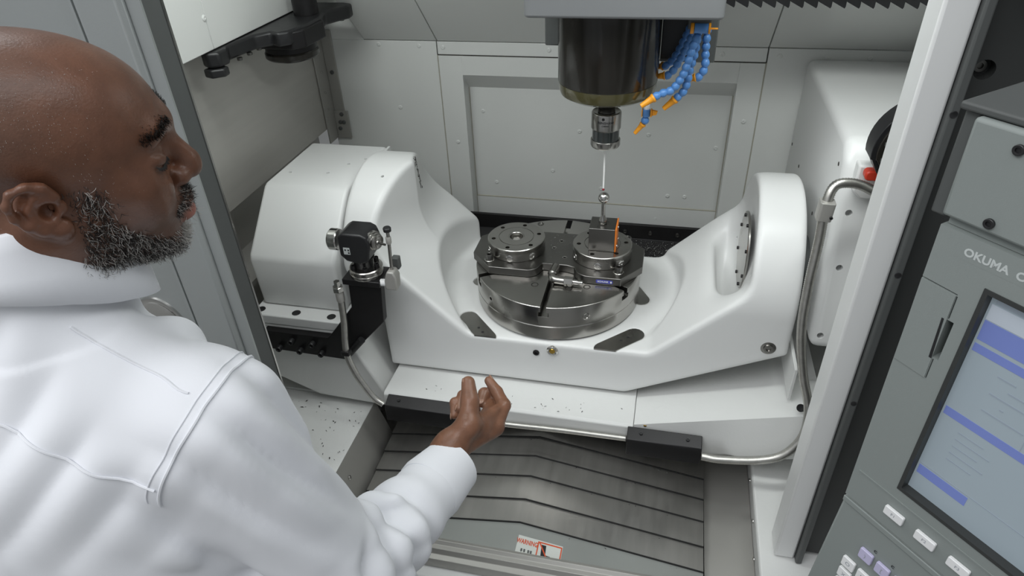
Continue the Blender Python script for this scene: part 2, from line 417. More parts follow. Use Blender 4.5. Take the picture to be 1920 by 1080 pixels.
# --- back wall of the machining chamber: panels on a backing sheet
YB = 0.45
wb = tag(structure(MB().box(-0.80, 0.84, YB + 0.062, YB + 0.075, -0.5, 1.05), 'wall_back', 'white_wall'), 'white sheet metal rear wall of the machining chamber', 'wall')
build(MB().box(-0.775, -0.419, YB, YB + 0.06, -0.5, 0.393), 'panel', 'white_wall', wb, 0.001)
build(MB().box(-0.775, -0.634, YB + 0.002, YB + 0.06, 0.393, 1.04), 'panel', 'white_wall', wb)
build(MB().box(-0.416, 0.459, YB, YB + 0.06, 0.358, 0.393), 'panel', 'white_wall', wb, 0.001)
build(MB().box(0.462, 0.799, YB, YB + 0.06, -0.5, 0.393), 'panel', 'white_wall', wb, 0.001)
# panel with the recess (top of the recess is a 45 degree chamfer)
rx0, rx1, rz, rd = -0.348, 0.397, 0.302, 0.05
build(MB().box(-0.416, rx0, YB, YB + 0.06, -0.5, 0.355), 'panel', 'white_wall', wb, 0.0008)
build(MB().box(rx1, 0.459, YB, YB + 0.06, -0.5, 0.355), 'panel', 'white_wall', wb, 0.0008)
build(MB().prism([(YB, rz), (YB + rd, rz - rd), (YB + 0.06, rz - rd), (YB + 0.06, 0.355), (YB, 0.355)], 'x', rx0, rx1), 'panel', 'white_wall', wb)
build(MB().box(rx0, rx1, YB + rd, YB + 0.06, -0.098, rz - rd), 'panel', 'white_wall', wb)
build(MB().box(rx0, rx1, YB + rd - 0.002, YB + 0.06, -0.5, -0.102), 'panel', 'white_wall', wb)
build(MB().tube([(rx0, YB + rd, -0.1), (rx1, YB + rd, -0.1)], 0.0022, 6), 'seam', 'caulk', wb)
build(MB().tube([(rx1, YB + rd - 0.001, -0.45), (rx1, YB + rd - 0.001, rz - rd)], 0.0025, 6), 'seam', 'caulk', wb)
build(MB().tube([(rx0, YB + rd - 0.001, -0.45), (rx0, YB + rd - 0.001, rz - rd)], 0.002, 6), 'seam', 'caulk', wb)
build(MB().tube([(-0.4175, YB + .001, 0.3565), (0.46, YB + .001, 0.3565)], 0.0016, 6), 'seam', 'grime', wb)
build(MB().tube([(-0.4175, YB + .001, -0.4), (-0.4175, YB + .001, 0.3565)], 0.0014, 6), 'seam', 'caulk', wb)
build(MB().tube([(0.4605, YB + .001, -0.4), (0.4605, YB + .001, 0.3565)], 0.0016, 6), 'seam', 'caulk', wb)
# forward sloping upper panels
for x0, x1 in ((-0.632, -0.417), (-0.414, 0.459), (0.462, 0.799)):
    build(MB().prism([(YB, 0.395), (0.10, 0.745), (0.10, 0.765), (YB + 0.02, 0.402)], 'x', x0, x1), 'panel', 'white_wall', wb, 0.0008)
build(MB().prism([(YB + 0.001, 0.395), (0.10, 0.745), (0.10, 1.04), (YB + 0.001, 1.04)], 'x', -0.634, -0.633), 'panel', 'white_wall', wb)
scr = MB().lathe([(0.0065, 0), (0.0065, 0.001), (0.005, 0.0022), (0.0025, 0.0024), (0.002, 0.0012), (0, 0.0012)], seg=12)
back_q = qdir((0, -1, 0))
shared('screw', scr, 'white_wall', [(x, YB, z) for x, z in ((-0.59, 0.382), (-0.47, 0.380), (-0.40, 0.377), (-0.55, 0.20), (-0.10, 0.376), (0.35, 0.376), (0.49, 0.374), (0.60, 0.374), (0.70, 0.374), (-0.38, 0.10), (0.428, 0.2))]
       + [(x, YB + rd, z) for x, z in ((-0.31, 0.18), (0.37, 0.10), (-0.02, 0.13), (-0.1, 0.0), (0.18, 0.13), (0.05, -0.05), (0.25, -0.06), (0.22, -0.14), (0.30, -0.06), (-0.28, -0.05))], wb, back_q)

# --- left wall: brushed stainless sheet, a darker recess below it
wl = tag(structure(MB().box(-0.785, -0.77, -0.49, YB - 0.002, 0.145, 1.04), 'wall_left', 'stainless'), 'brushed stainless left wall of the machining chamber', 'wall')
build(MB().box(-0.85, -0.84, -0.49, YB - 0.002, -0.5, 0.145), 'lower_panel', 'gutter', wl)
build(MB().box(-0.84, -0.785, -0.49, YB - 0.002, 0.145, 0.16), 'flange', 'gutter', wl)
build(MB().prism([(-0.84, -0.02), (-0.772, -0.06), (-0.772, -0.075), (-0.84, -0.035)], 'y', -0.48, 0.40), 'ledge', 'gutter', wl)
wr = tag(structure(MB().box(0.80, 0.815, -0.438, YB - 0.002, -0.5, 1.04), 'wall_right', 'white_wall'), 'white right wall of the machining chamber', 'wall')
ce = tag(structure(MB().box(-0.85, 0.9, -0.52, 0.54, 1.0505, 1.07), 'ceiling', 'white_wall'), 'white roof sheet of the machine enclosure', 'ceiling')

# --- sliding door on the left, pushed open, seen at its free edge
d1 = tag(structure(MB().box(-1.46, -0.603, -0.512, -0.492, -0.312, 1.04), 'door_1', 'door_grey'), 'grey painted sliding door leaf standing open', 'door')
build(MB().prism([(-0.608, -0.524), (-0.595, -0.536), (-0.528, -0.536), (-0.521, -0.528), (-0.521, -0.478), (-0.608, -0.478)], 'z', -0.312, 1.04), 'door_frame', 'door_grey', d1, 0.002)
build(MB().box(-0.5205, -0.499, -0.520, -0.482, -0.312, 1.04), 'door_seal', 'charcoal2', d1)
build(MB().box(-0.5205, -0.4975, -0.524, -0.5202, -0.312, 1.04), 'edge_strip', 'door_grey', d1)
build(MB().box(-0.510, -0.4968, -0.4818, -0.478, -0.312, 1.04), 'edge_strip', 'steel_bright', d1)
build(MB().box(-0.61, -0.6055, -0.530, -0.510, -0.312, 1.04), 'edge_strip', 'door_grey', d1)
# round recessed pull in the door
hp = build(MB().lathe([(0.001, 0.0006), (0.047, 0.0006), (0.051, 0.003), (0.055, 0.005), (0.059, 0.004), (0.060, 0)], (0, 0, 0), (0, -1, 0), 40).xf(Matrix.Translation((-0.70, -0.512, 0.085)) @ Matrix.Diagonal((1, 1, 1.35, 1))), 'door_pull', 'steel_bright', d1)
build(MB().box(-0.745, -0.655, -0.520, -0.5127, 0.078, 0.098), 'grip_bar', 'steel_dark', hp, 0.002)

# --- front frame on the right: white post, dark front column
t1 = tag(structure(MB().box(0.511, 0.548, -0.515, -0.46, -0.3065, 1.04), 'trim_1', 'white', 0.004), 'white vertical post at the right of the machine opening', 'post')
t2 = tag(structure(MB().box(0.5485, 0.5605, -0.525, -0.44, -0.3065, 1.04), 'trim_2', 'charcoal2', 0.003), 'dark grey strip beside the white post', 'post')
shared('screw', hole(0.004), 'black', [(0.5545, -0.5252, 0.585), (0.5545, -0.5252, 0.36), (0.5545, -0.5252, 0.12)], t2, qdir((0, -1, 0)))
t3 = tag(structure(MB().box(0.561, 1.30, -0.50, -0.44, -0.298, 1.04), 'trim_3', 'charcoal', 0.002), 'charcoal front panel behind the control pendant', 'panel')
drill(t3, [((0.5795, -0.50, 0.630), (0, -1, 0), 0.0115, 0.018)])
build(MB().lathe([(0.007, 0), (0.007, 0.004), (0.0035, 0.004), (0.003, 0.001), (0, 0.001)], (0.5795, -0.4818, 0.630), (0, -1, 0), 16), 'screw', 'steel_dark', t3)
build(MB().prism([(0.578, 0.735), (1.2, 0.43), (1.2, 1.04), (0.578, 1.04)], 'y', -0.56, -0.501), 'upper_cover', 'panel_grey', t3, 0.004)

# --- front sill and apron
t4 = tag(structure(MB().prism([(-0.575, -0.350), (-0.583, -0.346), (-0.590, -0.352), (-0.600, -0.352), (-0.604, -0.364), (-0.616, -0.366), (-0.618, -0.39), (-0.575, -0.39)], 'x', -0.80, 0.80), 'trim_4', 'gutter', 0.001), 'steel sill rail along the front of the chamber', 'sill')
t5 = tag(structure(MB().prism([(-0.575, -0.391), (-0.640, -0.391), (-0.650, -0.402), (-0.650, FLOOR_Z + 0.0005), (-0.575, FLOOR_Z + 0.0005)], 'x', -1.4, 1.3), 'trim_5', 'white', 0.003), 'white front apron of the machine below the sill', 'apron')

# ================================================================== BED, PANS, COVERS
bed = thing('machine_bed', 'white sheet metal bed and chip pan around the telescopic cover', 'machine bed', (0, -0.1, -0.55))
build(MB().box(-0.83, 0.79, -0.574, 0.448, -0.56, -0.501), 'bed_plate', 'gutter', bed)
build(MB().prism([(-0.835, -0.318), (-0.436, -0.325), (-0.436, -0.335), (-0.835, -0.33)], 'y', -0.574, -0.24), 'left_shelf', 'white_cast', bed, 0.002)
build(MB().prism([(-0.4355, -0.325), (-0.398, -0.452), (-0.398, -0.498), (-0.4355, -0.498)], 'y', -0.574, -0.24), 'left_gutter', 'gutter', bed)
build(MB().prism([(0.398, -0.452), (0.500, -0.440), (0.500, -0.499), (0.398, -0.499)], 'y', -0.574, -0.10), 'right_gutter', 'gutter', bed)
build(MB().prism([(0.501, -0.44), (0.483, -0.316), (0.486, -0.310), (0.79, -0.300), (0.79, -0.499), (0.501, -0.499)], 'y', -0.574, -0.12), 'right_shelf', 'white_cast', bed, 0.002)
build(MB().box(0.606, 0.795, -0.119, 0.2, -0.499, -0.25), 'right_riser', 'white_cast', bed)
build(MB().box(-0.83, -0.50, -0.2395, 0.44, -0.499, -0.316), 'left_riser', 'white_cast', bed)
shared('screw', MB().lathe([(0.005, 0), (0.005, 0.002), (0.003, 0.0035), (0, 0.0035)], seg=12), 'steel_bright', [(-0.4215, -0.45, -0.368), (-0.4145, -0.49, -0.392)], bed, qdir((0.96, 0, 0.28)))
shared('screw', MB().lathe([(0.005, 0), (0.005, 0.002), (0.003, 0.0035), (0, 0.0035)], seg=12), 'steel_bright', [(0.489, -0.29, -0.36), (0.489, -0.40, -0.36), (0.497, -0.45, -0.42)], bed, qdir((-0.98, 0, -0.15)))

# telescopic way cover: roof shaped steel plates
tc_ = thing('telescopic_cover', 'roof shaped telescopic steel way cover of stepped plates', 'way cover', (0, -0.35, -0.49))
ys = [-0.10, -0.262, -0.318, -0.375, -0.437, -0.495, -0.574]
for i in range(6):
    z = -0.343 - 0.0045 * i; y0, y1 = ys[i] + (0.03 if i else 0), ys[i + 1]
    hw, dr = 0.393, 0.066
    mb = MB().prism([(-hw, z - dr), (0, z), (hw, z - dr), (hw, z - dr - 0.045), (hw - .004, z - dr - 0.045), (hw - .004, z - dr - 0.004), (0, z - 0.004), (-hw + .004, z - dr - 0.004), (-hw + .004, z - dr - 0.045), (-hw, z - dr - 0.045)], 'y', y1, y0)
    pl_ = build(mb, 'cover_plate', 'cover_plain' if i == 5 else 'cover_steel', tc_)
    if i < 5:
        build(MB().prism([(-hw, z - dr - 0.0003), (0, z - 0.0003), (hw, z - dr - 0.0003), (hw, z - dr - 0.0080), (0, z - 0.0080), (-hw, z - dr - 0.0080)], 'y', y1 - 0.0016, y1 - 0.0001), 'wiper', 'rubber', pl_)
# warning sticker on the lowest plate (right roof half)
sl = -0.066 / 0.393; zb = -0.343 - 0.0045 * 5 + 0.0004
def stk(x, y, h=0.0):
    x = 0.004 + (x - 0.012) * 0.82; return (x, y, zb + sl * abs(x) + h)
def stick_poly(name, pts, h, mat, parent):
    n = len(pts); mb = MB()
    mb.add([stk(x, y, h) for x, y in pts] + [stk(x, y, h - 0.0003) for x, y in pts], [tuple(range(n)), tuple(range(2 * n - 1, n - 1, -1))] + [(i, (i + 1) % n, n + (i + 1) % n, n + i) for i in range(n)])
    return build(mb, name, mat, parent)
wy0, wy1 = -0.5735, -0.525
ws = stick_poly('warning_label', [(0.012, wy0), (0.128, wy0), (0.128, wy1), (0.012, wy1)], 0.0004, 'sticker', tc_)
tag(ws, 'white sticker with red WARNING lettering and a crossed boot in a red frame')
build(text_mesh('WARNING', 0.0155, lambda x, y, z: Vector(stk(0.0375 + x, -0.5385 + y, 0.0007 + z)), 0.0001, 0.72, 0.0004), 'warning_text', 'ink_red', ws)
for gx in (0.024, 0.0315, 0.042, 0.0485):      # small black ideogram-like print
    for k in range(3): stick_poly('notice_print', [(gx, -0.5555 - 0.0022 * k), (gx + 0.0055, -0.5555 - 0.0022 * k), (gx + 0.0055, -0.5567 - 0.0022 * k), (gx, -0.5567 - 0.0022 * k)], 0.0007, 'ink', ws)
    stick_poly('notice_print', [(gx + 0.002, -0.5545), (gx + 0.0034, -0.5545), (gx + 0.0034, -0.5625), (gx + 0.002, -0.5625)], 0.0007, 'ink', ws)
for pts in ([(0.064, -0.528), (0.127, -0.528), (0.127, -0.531), (0.064, -0.531)], [(0.064, -0.531), (0.067, -0.531), (0.067, -0.5733), (0.064, -0.5733)], [(0.124, -0.531), (0.127, -0.531), (0.127, -0.5733), (0.124, -0.5733)]):
    stick_poly('red_frame', pts, 0.0008, 'ink_red', ws)
stick_poly('boot_pictogram', [(0.074, -0.534), (0.086, -0.534), (0.088, -0.556), (0.100, -0.557), (0.110, -0.562), (0.112, -0.567), (0.077, -0.567)], 0.0007, 'ink', ws)
stick_poly('red_slash', [(0.067, -0.531), (0.071, -0.531), (0.098, -0.568), (0.094, -0.568)], 0.001, 'ink_red', ws)

# ------------------------------------------------------------------ trunnion base casting
base = thing('trunnion_casting', 'white cast beam with two pedestals under the tilting cradle', 'casting', (0, -0.1, -0.48))
b_ = MB().prism([(-0.265, -0.224), (-0.298, -0.224), (-0.304, -0.229), (-0.304, -0.268), (-0.285, -0.285), (0.2, -0.285), (0.2, -0.228), (-0.16, -0.228)], 'x', -0.372, 0.2195)
build(b_, 'beam', 'white_cast', base, 0.002)
build(MB().box(-0.36, 0.36, -0.24, 0.2, -0.335, -0.2855), 'saddle', 'white_cast', base)
build(MB().box(-0.30, 0.30, -0.20, 0.19, -0.342, -0.3355), 'saddle_foot', 'black_oxide', base)
# left pedestal: front face, slanted inner face
mb = MB()
F_ = [(-0.692, -0.263, -0.0845), (-0.470, -0.263, -0.0845), (-0.390, -0.263, -0.262), (-0.376, -0.263, -0.312), (-0.574, -0.263, -0.303), (-0.692, -0.263, -0.250)]
B_ = [(-0.70, 0.2, -0.0845), (-0.490, 0.2, -0.0845), (-0.410, 0.2, -0.235), (-0.374, 0.2, -0.31), (-0.548, 0.2, -0.31), (-0.70, 0.2, -0.31)]
mb.add(F_ + B_, [tuple(range(6)), tuple(range(11, 5, -1))] + [(i, (i + 1) % 6, 6 + (i + 1) % 6, 6 + i) for i in range(6)])
build(mb, 'left_pedestal', 'white_cast', base, 0.006, 3)
# right pedestal: shelf that rises to the right, with a swept skirt
mb = MB()
xs = np.linspace(0.2205, 0.60, 13); rows = []
for x in xs:
    t = (x - 0.22) / 0.38; zt = -0.205 + 0.10 * t
    rows.append([(x, 0.2, zt - 0.05), (x, -0.16, zt - 0.035), (x, -0.245, zt - 0.018), (x, -0.298, zt - 0.015 - .004), (x, -0.301 - 0.015 * float(ss(0.38, 0.7, np.float64(t))), zt - 0.04 - 0.05 * t), (x, -0.3035 - 0.02 * float(ss(0.38, 0.7, np.float64(t))), -0.275 + 0.05 * t * t), (x, -0.300, -0.292 + 0.05 * t * t), (x, 0.2, -0.31)])
n = len(rows[0]); vs = [p for r in rows for p in r]; fs = []
for i in range(len(rows) - 1):
    for k in range(n):
        fs.append((i * n + k, i * n + (k + 1) % n, (i + 1) * n + (k + 1) % n, (i + 1) * n + k))
fs.append(tuple(range(n))); fs.append(tuple((len(rows) - 1) * n + k for k in range(n))[::-1])
build(mb.add(vs, fs), 'right_pedestal', 'white_cast', base, 0.0)
build(MB().box(0.5285, 0.535, -0.260, -0.1, -0.128, -0.047), 'side_plate', 'white_cast', base, 0.001)
shared('plug', hole(0.0075), 'black', [(0.549, -0.294, -0.117), (0.553, -0.29, -0.145)], base, qdir((0, -0.8, 0.6)))
build(MB().cyl((0.245, -0.296, -0.2235), (0.245, -0.296, -0.2205), 0.0045, 14), 'plug', 'brass', base)

# ------------------------------------------------------------------ tilting cradle
crd = thing('tilting_cradle', 'white cast U-shaped tilting cradle carrying the rotary table', 'cradle', (0, 0, -0.221))
slotp = lambda cx, cy, L, w, ang: [(cx + math.cos(ang) * px - math.sin(ang) * py, cy + math.sin(ang) * px + math.cos(ang) * py) for px, py in [(L / 2 - w / 2 + w / 2 * math.cos(a), w / 2 * math.sin(a)) for a in np.linspace(-math.pi / 2, math.pi / 2, 9)] + [(-L / 2 + w / 2 + w / 2 * math.cos(a), w / 2 * math.sin(a)) for a in np.linspace(math.pi / 2, 3 * math.pi / 2, 9)]]
SL = [(-0.163, -0.175, 0.135, 0.044, math.radians(-47)), (0.170, -0.172, 0.135, 0.044, math.radians(44)), (0.195, 0.02, 0.09, 0.044, math.radians(120)), (-0.19, 0.03, 0.09, 0.044, math.radians(60))]
def smax(a, b, k): h = np.maximum(k - np.abs(a - b), 0) / k; return np.maximum(a, b) + h * h * k * 0.25
def half(X, Z, p, q):      # signed distance to the line p->q in the XZ plane, positive on its right side
    dx, dz = q[0] - p[0], q[1] - p[1]; L = math.hypot(dx, dz); return ((X - p[0]) * dz - (Z - p[1]) * dx) / L
CG = SDF((-0.48, -0.222, -0.232), (0.537, 0.222, 0.258), 0.0034)
X = CG.ax[0][:, None, None].astype(np.float64); Y = CG.ax[1][None, :, None].astype(np.float64); Z = CG.ax[2][None, None, :].astype(np.float64)
outer = smax(X - 0.521, half(X, Z, (0.192, -0.219), (0.521, -0.058)), 0.004)
left_ = np.minimum(-(X + 0.387) + 0 * Z, smax(-(X + 0.464) + 0 * Z, half(X, Z, (-0.464, 0.05), (-0.384, -0.05)), 0.01))
outer = smax(smax(outer, left_, 0.004), -(Z + 0.219) + 0 * X, 0.004)
arch = np.where(Z > 0.034, np.sqrt(Y * Y + (Z - 0.034) ** 2), np.abs(Y)) - 0.2078
DD = smax(outer + 0 * Y, arch + 0 * X, 0.012)
vl = smax(half(X, Z, (-0.334, 0.058), (-0.176, -0.092)) + 0 * Y, -(X + 0.343 + 0.27 * np.abs(Y)) * 0.965 + 0 * Z, 0.05)
vr = smax(half(X, Z, (0.236, -0.092), (0.424, 0.088)) + 0 * Y, (X - 0.4245) + 0 * Y + 0 * Z, 0.02)
void = smax(smax(vl, vr, 0.01), -(Z + 0.092) + 0 * X + 0 * Y, 0.010)
DD = smax(DD, -void, 0.014)
cyl_ = smax(np.sqrt(X * X + (Y - 0.045) ** 2) - 0.30 + 0 * Z, -(Z + 0.092) + 0 * X + 0 * Y, 0.02)
DD = smax(DD, -cyl_, 0.010)
pock = smax(np.sqrt((Y - 0.01) ** 2 + (Z - 0.07) ** 2) - 0.15 + 0 * X, smax(0.392 - 0.1 * (0.15 - Z) - X, X - 0.4245, 0.01) + 0 * Y, 0.06)
DD = smax(DD, -pock, 0.05)
for cx, cy, L_, w_, an in SL:
    px = (X - cx) * math.cos(an) + (Y - cy) * math.sin(an); py = -(X - cx) * math.sin(an) + (Y - cy) * math.cos(an)
    sd_ = np.sqrt(np.maximum(np.abs(px) - (L_ - w_) / 2, 0) ** 2 + py ** 2) - w_ / 2
    DD = np.maximum(DD, -np.maximum(sd_ + 0 * Z, -(Z + 0.0985) + 0 * X + 0 * Y))
CG.D = DD.astype(np.float32)
Vc, Fc = CG.surface()
cb = mesh_from(Vc, Fc, 'cradle_body', 'white', crd, 45)
clip = MB().box(-0.5, 0.5, -0.2065, 0.2065, -0.3, 0.1)
for s_ in SL:
    m_ = boolean(MB().prism(slotp(s_[0], s_[1], s_[2] - .001, s_[3] - .001, s_[4]), 'z', -0.0980, -0.0945), [('INTERSECT', clip)])
    sp = build(m_, 'slot_cover', 'steel', crd)
    shared('screw', hole(0.0028), 'black', [(s_[0] + math.cos(s_[4]) * d_, s_[1] + math.sin(s_[4]) * d_, -0.0945) for d_ in (0.005, 0.025)], sp, None)
# bearing cover disc on the inside of the right arm
dq = qdir((-1, 0, 0))
dc = build(MB().lathe([(0.088, -0.002), (0.088, 0.0016), (0.086, 0.003), (0.0, 0.003)], (0.4245, 0.0, 0.070), (-1, 0, 0), 48), 'bearing_cover', 'steel', crd)
shared('screw', socket_screw(0.004, 0.003), 'black_oxide', [(0.4215, 0.078 * math.cos(a), 0.07 + 0.078 * math.sin(a)) for a in np.linspace(0.3, 0.3 + 2 * math.pi, 9)[:-1]], dc, dq)
drill(cb, [((0.4242, 0.125 * math.cos(a), 0.07 + 0.125 * math.sin(a)), (-1, 0, 0), 0.0042, 0.012) for a in np.linspace(0.1, math.pi - 0.1, 6)] + [((0.4242, -0.13, 0.03), (-1, 0, 0), 0.0042, 0.012), ((0.4242, 0.12, 0.03), (-1, 0, 0), 0.0042, 0.012), ((-0.395, -0.07, 0.2305), (0, -0.3, 1), 0.0035, 0.012)], 45)
fq = qdir((0, -1, 0))
shared('bolt', MB().lathe([(0.0155, -0.001), (0.0155, 0.0006), (0.010, 0.0008), (0.0095, 0.004), (0.0055, 0.004), (0.005, 0.001), (0, 0.001)], seg=24), 'steel', [(0.480, -0.2078, -0.040)], crd, fq)
sg = build(MB().lathe([(0.0135, -0.001), (0.0135, 0.003), (0.011, 0.005), (0.009, 0.0035), (0.0, 0.0035)], (0.022, -0.2078, -0.1135), (0, -1, 0), 28), 'sight_glass', 'steel_bright', crd)
build(MB().lathe([(0.007, 0), (0.006, 0.0012), (0, 0.0012)], (0.022, -0.2114, -0.1135), (0, -1, 0), 20), 'glass', 'brass', sg)
shared('plug', socket_screw(0.0075, 0.004), 'black_oxide', [(-0.016, -0.2070, -0.125)], crd, fq)
# scuffed bare patch running down the inner edge of the left arm
rs = random.Random(3); pts_ = []
for k in range(90):
    t = rs.random(); pts_.append((-0.338 + rs.uniform(-.006, .006) * (1.3 - t), 0.030 + 0.055 * t + rs.uniform(-.012, .012), 0.236 - 0.10 * t + rs.uniform(-.006, .006)))
pts_ = CG.snap(np.array(pts_), 0.0); nr = CG.grad(pts_); mb = MB()
for k in range(90):
    r = (0.0075 if k % 5 == 0 else 0.003) * rs.uniform(.4, 1.0)
    mb.lathe([(r, -0.0006), (r * .8, 0.0003), (0, 0.0004)], pts_[k], nr[k], 7)
sc_ = build(mb, 'scuff', 'grime', crd); sc_['kind'] = 'stuff'

# ------------------------------------------------------------------ rotary table
tab = thing('rotary_table', 'round ground steel rotary table with radial T-slots', 'rotary table', (0, 0, -0.092))
disc = MB().lathe([(0.0, -0.052), (0.2, -0.052), (0.2, -0.0015), (0.1985, 0.0), (0.0, 0.0)], (0, 0, 0), (0, 0, 1), 128)
cuts = []
for a in (-90, -30, 30, 90, 150, 210):
    q = Matrix.Rotation(math.radians(a), 4, 'Z')
    cuts.append(MB().box(0.06, 0.25, -0.007, 0.007, -0.014, 0.01).xf(q))
    cuts.append(MB().box(0.06, 0.25, -0.0125, 0.0125, -0.026, -0.0139).xf(q))
me = boolean(disc, cuts)
tt_ = build(me, 'table_top', 'steel', tab, 0.0008, 1, 30)
build(MB().lathe([(0, -0.0905), (0.197, -0.0905), (0.2, -0.088), (0.2, -0.055), (0.198, -0.0525), (0, -0.0525)], (0, 0, 0), (0, 0, 1), 128), 'table_base', 'steel', tab)
def rim(a, z, r=0.2003): return (r * math.cos(math.radians(a)), r * math.sin(math.radians(a)), z), qdir((math.cos(math.radians(a)), math.sin(math.radians(a)), 0))
ang = [(-62, -0.030), (-132, -0.028)]
pb = MB().lathe([(0.0085, -0.002), (0.0085, 0.0012), (0.007, 0.002), (0.004, 0.002), (0.003, 0.0003), (0, 0.0003)], seg=20)
l, q = rim(*ang[0]); shared('rim_plug', pb, 'steel', [l], tab, q)
l, q = rim(*ang[1]); drill(tt_, [(l, q @ Vector((0, 0, 1)), 0.0045, 0.014)], 30)
shared('hole_plug', MB().lathe([(0.0085, -0.001), (0.0085, 0.0004), (0.0065, 0.0007), (0.006, -0.0003), (0, -0.0003)], seg=20), 'steel_dark', [(-0.035, -0.115, 0), (0.045, -0.118, 0), (0.085, -0.105, 0), (-0.075, 0.17, 0)], tab)

# ------------------------------------------------------------------ clamping fixture on the table
fx = thing('fixture_plate', 'dark steel fixture plate with clipped corners bolted onto the rotary table', 'fixture plate', (0, 0, 0))
plate = [(-0.205, -0.03), (-0.152, -0.088), (-0.060, -0.088)]
plate += [(-0.062 + 0.03 * math.sin(a) , -0.058 - 0.03 * math.cos(a)) for a in np.linspace(0.2, 1.4, 6)]
plate += [(-0.028, -0.052), (0.03, -0.052)]
plate += [(0.088 - 0.04 * math.cos(a), -0.052 - 0.04 * math.sin(a)) for a in np.linspace(0.15, 1.35, 6)]
plate += [(0.098, -0.092), (0.160, -0.092), (0.205, -0.03), (0.205, 0.05), (0.155, 0.095), (-0.155, 0.095), (-0.205, 0.05)]
build(MB().prism(plate, 'z', 0.0008, 0.0205), 'plate', 'steel_dark', fx, 0.0012, 2)
for x, y in ((-0.157, -0.058), (0.152, -0.064), (-0.16, 0.07), (0.161, 0.0725)):
    w_ = build(MB().lathe([(0.0125, 0), (0.0125, 0.0022), (0.0115, 0.003), (0.006, 0.003)], (x, y, 0.0206), (0, 0, 1), 24), 'washer', 'steel', fx)
    shared('socket_screw', socket_screw(0.0092, 0.0135), 'steel_dark', [(x, y, 0.0236)], fx)
lb = build(MB().prism(rrect(0.104, 0.142, 0.006, 0.0145, 0.002), 'y', -0.0928, -0.0922), 'name_plate', 'blue_label', fx)
tag(lb, 'small blue name plate')
build(text_mesh('SCHUNK', 0.0062, lambda x, y, z: Vector((0.120 + x, -0.0929 - z, 0.0102 + y)), 0.0001, 1.0, 0.00015), 'lettering', 'sticker', lb)
build(MB().box(0.1365, 0.1402, -0.0931, -0.0928, 0.0080, 0.0124), 'emblem', 'sticker', lb)
shared('dowel', MB().lathe([(0.006, 0), (0.006, 0.0006), (0.004, 0.0008), (0.0035, 0), (0, 0)], seg=18), 'steel', [(0.0, 0.055, 0.0205), (-0.012, 0.02, 0.0205), (0.02, -0.02, 0.0205)], fx)

def clamp_module(cx, cy, label, a0):
    t = thing('clamping_module', label, 'clamp', (cx, cy, 0.0205), 'zero-point clamping modules on the fixture plate')
    pr_ = [(0, 0), (0.069, 0), (0.070, 0.001), (0.070, 0.0215)]
    for k in range(3): z = 0.0215 + k * 0.0024; pr_ += [(0.0688, z + 0.0004), (0.0688, z + 0.0010), (0.070, z + 0.0014), (0.070, z + 0.0024)]
    pr_ += [(0.070, 0.0305), (0.0685, 0.032), (0.0432, 0.032), (0.0428, 0.0308), (0.0418, 0.0308), (0.0414, 0.0322), (0.0195, 0.0322), (0.0185, 0.0312), (0.0165, 0.0312), (0.0155, 0.020), (0.0, 0.020)]
    bd_ = build(MB().lathe([(r, z + 0.0208) for r, z in pr_], (cx, cy, 0), (0, 0, 1), 72), 'body', 'steel', t, 0, 2, 25)
    build(MB().lathe([(0.0085, 0), (0.0085, 0.003), (0.006, 0.0045), (0, 0.0045)], (cx, cy, 0.0405), (0, 0, 1), 20), 'centre_pin', 'gutter', t)
    drill(bd_, [((cx + 0.056 * math.cos(a0 + k * math.pi / 3), cy + 0.056 * math.sin(a0 + k * math.pi / 3), 0.0528), (0, 0, 1), 0.0052, 0.012) for k in range(6)], 25)
    for a in (-92, -45, -150):
        a = math.radians(a); d = (math.cos(a), math.sin(a), 0)
        shared('side_plug', MB().lathe([(0.0092, -0.002), (0.0092, 0.0006), (0.008, 0.0014), (0.0035, 0.0014), (0.003, 0.0002), (0, 0.0002)], seg=22), 'steel_bright', [(cx + 0.0698 * d[0], cy + 0.0698 * d[1], 0.0305)], t, qdir(d))
    return t
clamp_module(-0.104, 0.008, 'round steel clamping module with an open centre hole', 0.35)
clamp_module(0.106, 0.008, 'round steel clamping module under the cube block', 0.2)

# air fitting in front of the fixture
ft = thing('air_fitting', 'grey elbow air fitting with hexagon nut lying on the table', 'fitting', (0.02, -0.09, 0))
P, L = smooth_path([(0.006, -0.060, 0.019), (0.004, -0.072, 0.018), (0.002, -0.092, 0.014), (0.008, -0.103, 0.0125), (0.022, -0.105, 0.012), (0.034, -0.106, 0.012)], 24)
build(MB().tube(P, [0.0105] * 8 + [0.0118] * 2 + [0.0095] * 14, 14), 'elbow', 'steel', ft)
build(MB().lathe([(0.010, 0), (0.0118, 0.001), (0.0118, 0.020), (0.010, 0.021)], (0.032, -0.106, 0.012), (1, -0.03, 0), 6), 'nut', 'steel', ft, 0, 2, 20)
build(MB().lathe([(0.006, 0), (0.006, 0.012), (0.0045, 0.013), (0.0045, 0.016), (0.0055, 0.017), (0.0055, 0.022), (0.003, 0.022), (0.003, 0.016), (0, .016)], (0.053, -0.1066, 0.012), (1, -0.03, 0), 18), 'nipple', 'steel_bright', ft)
build(MB().cyl((0.004, -0.094, 0.0006), (0.004, -0.094, 0.008), 0.007, 14), 'stem', 'steel_dark', ft)

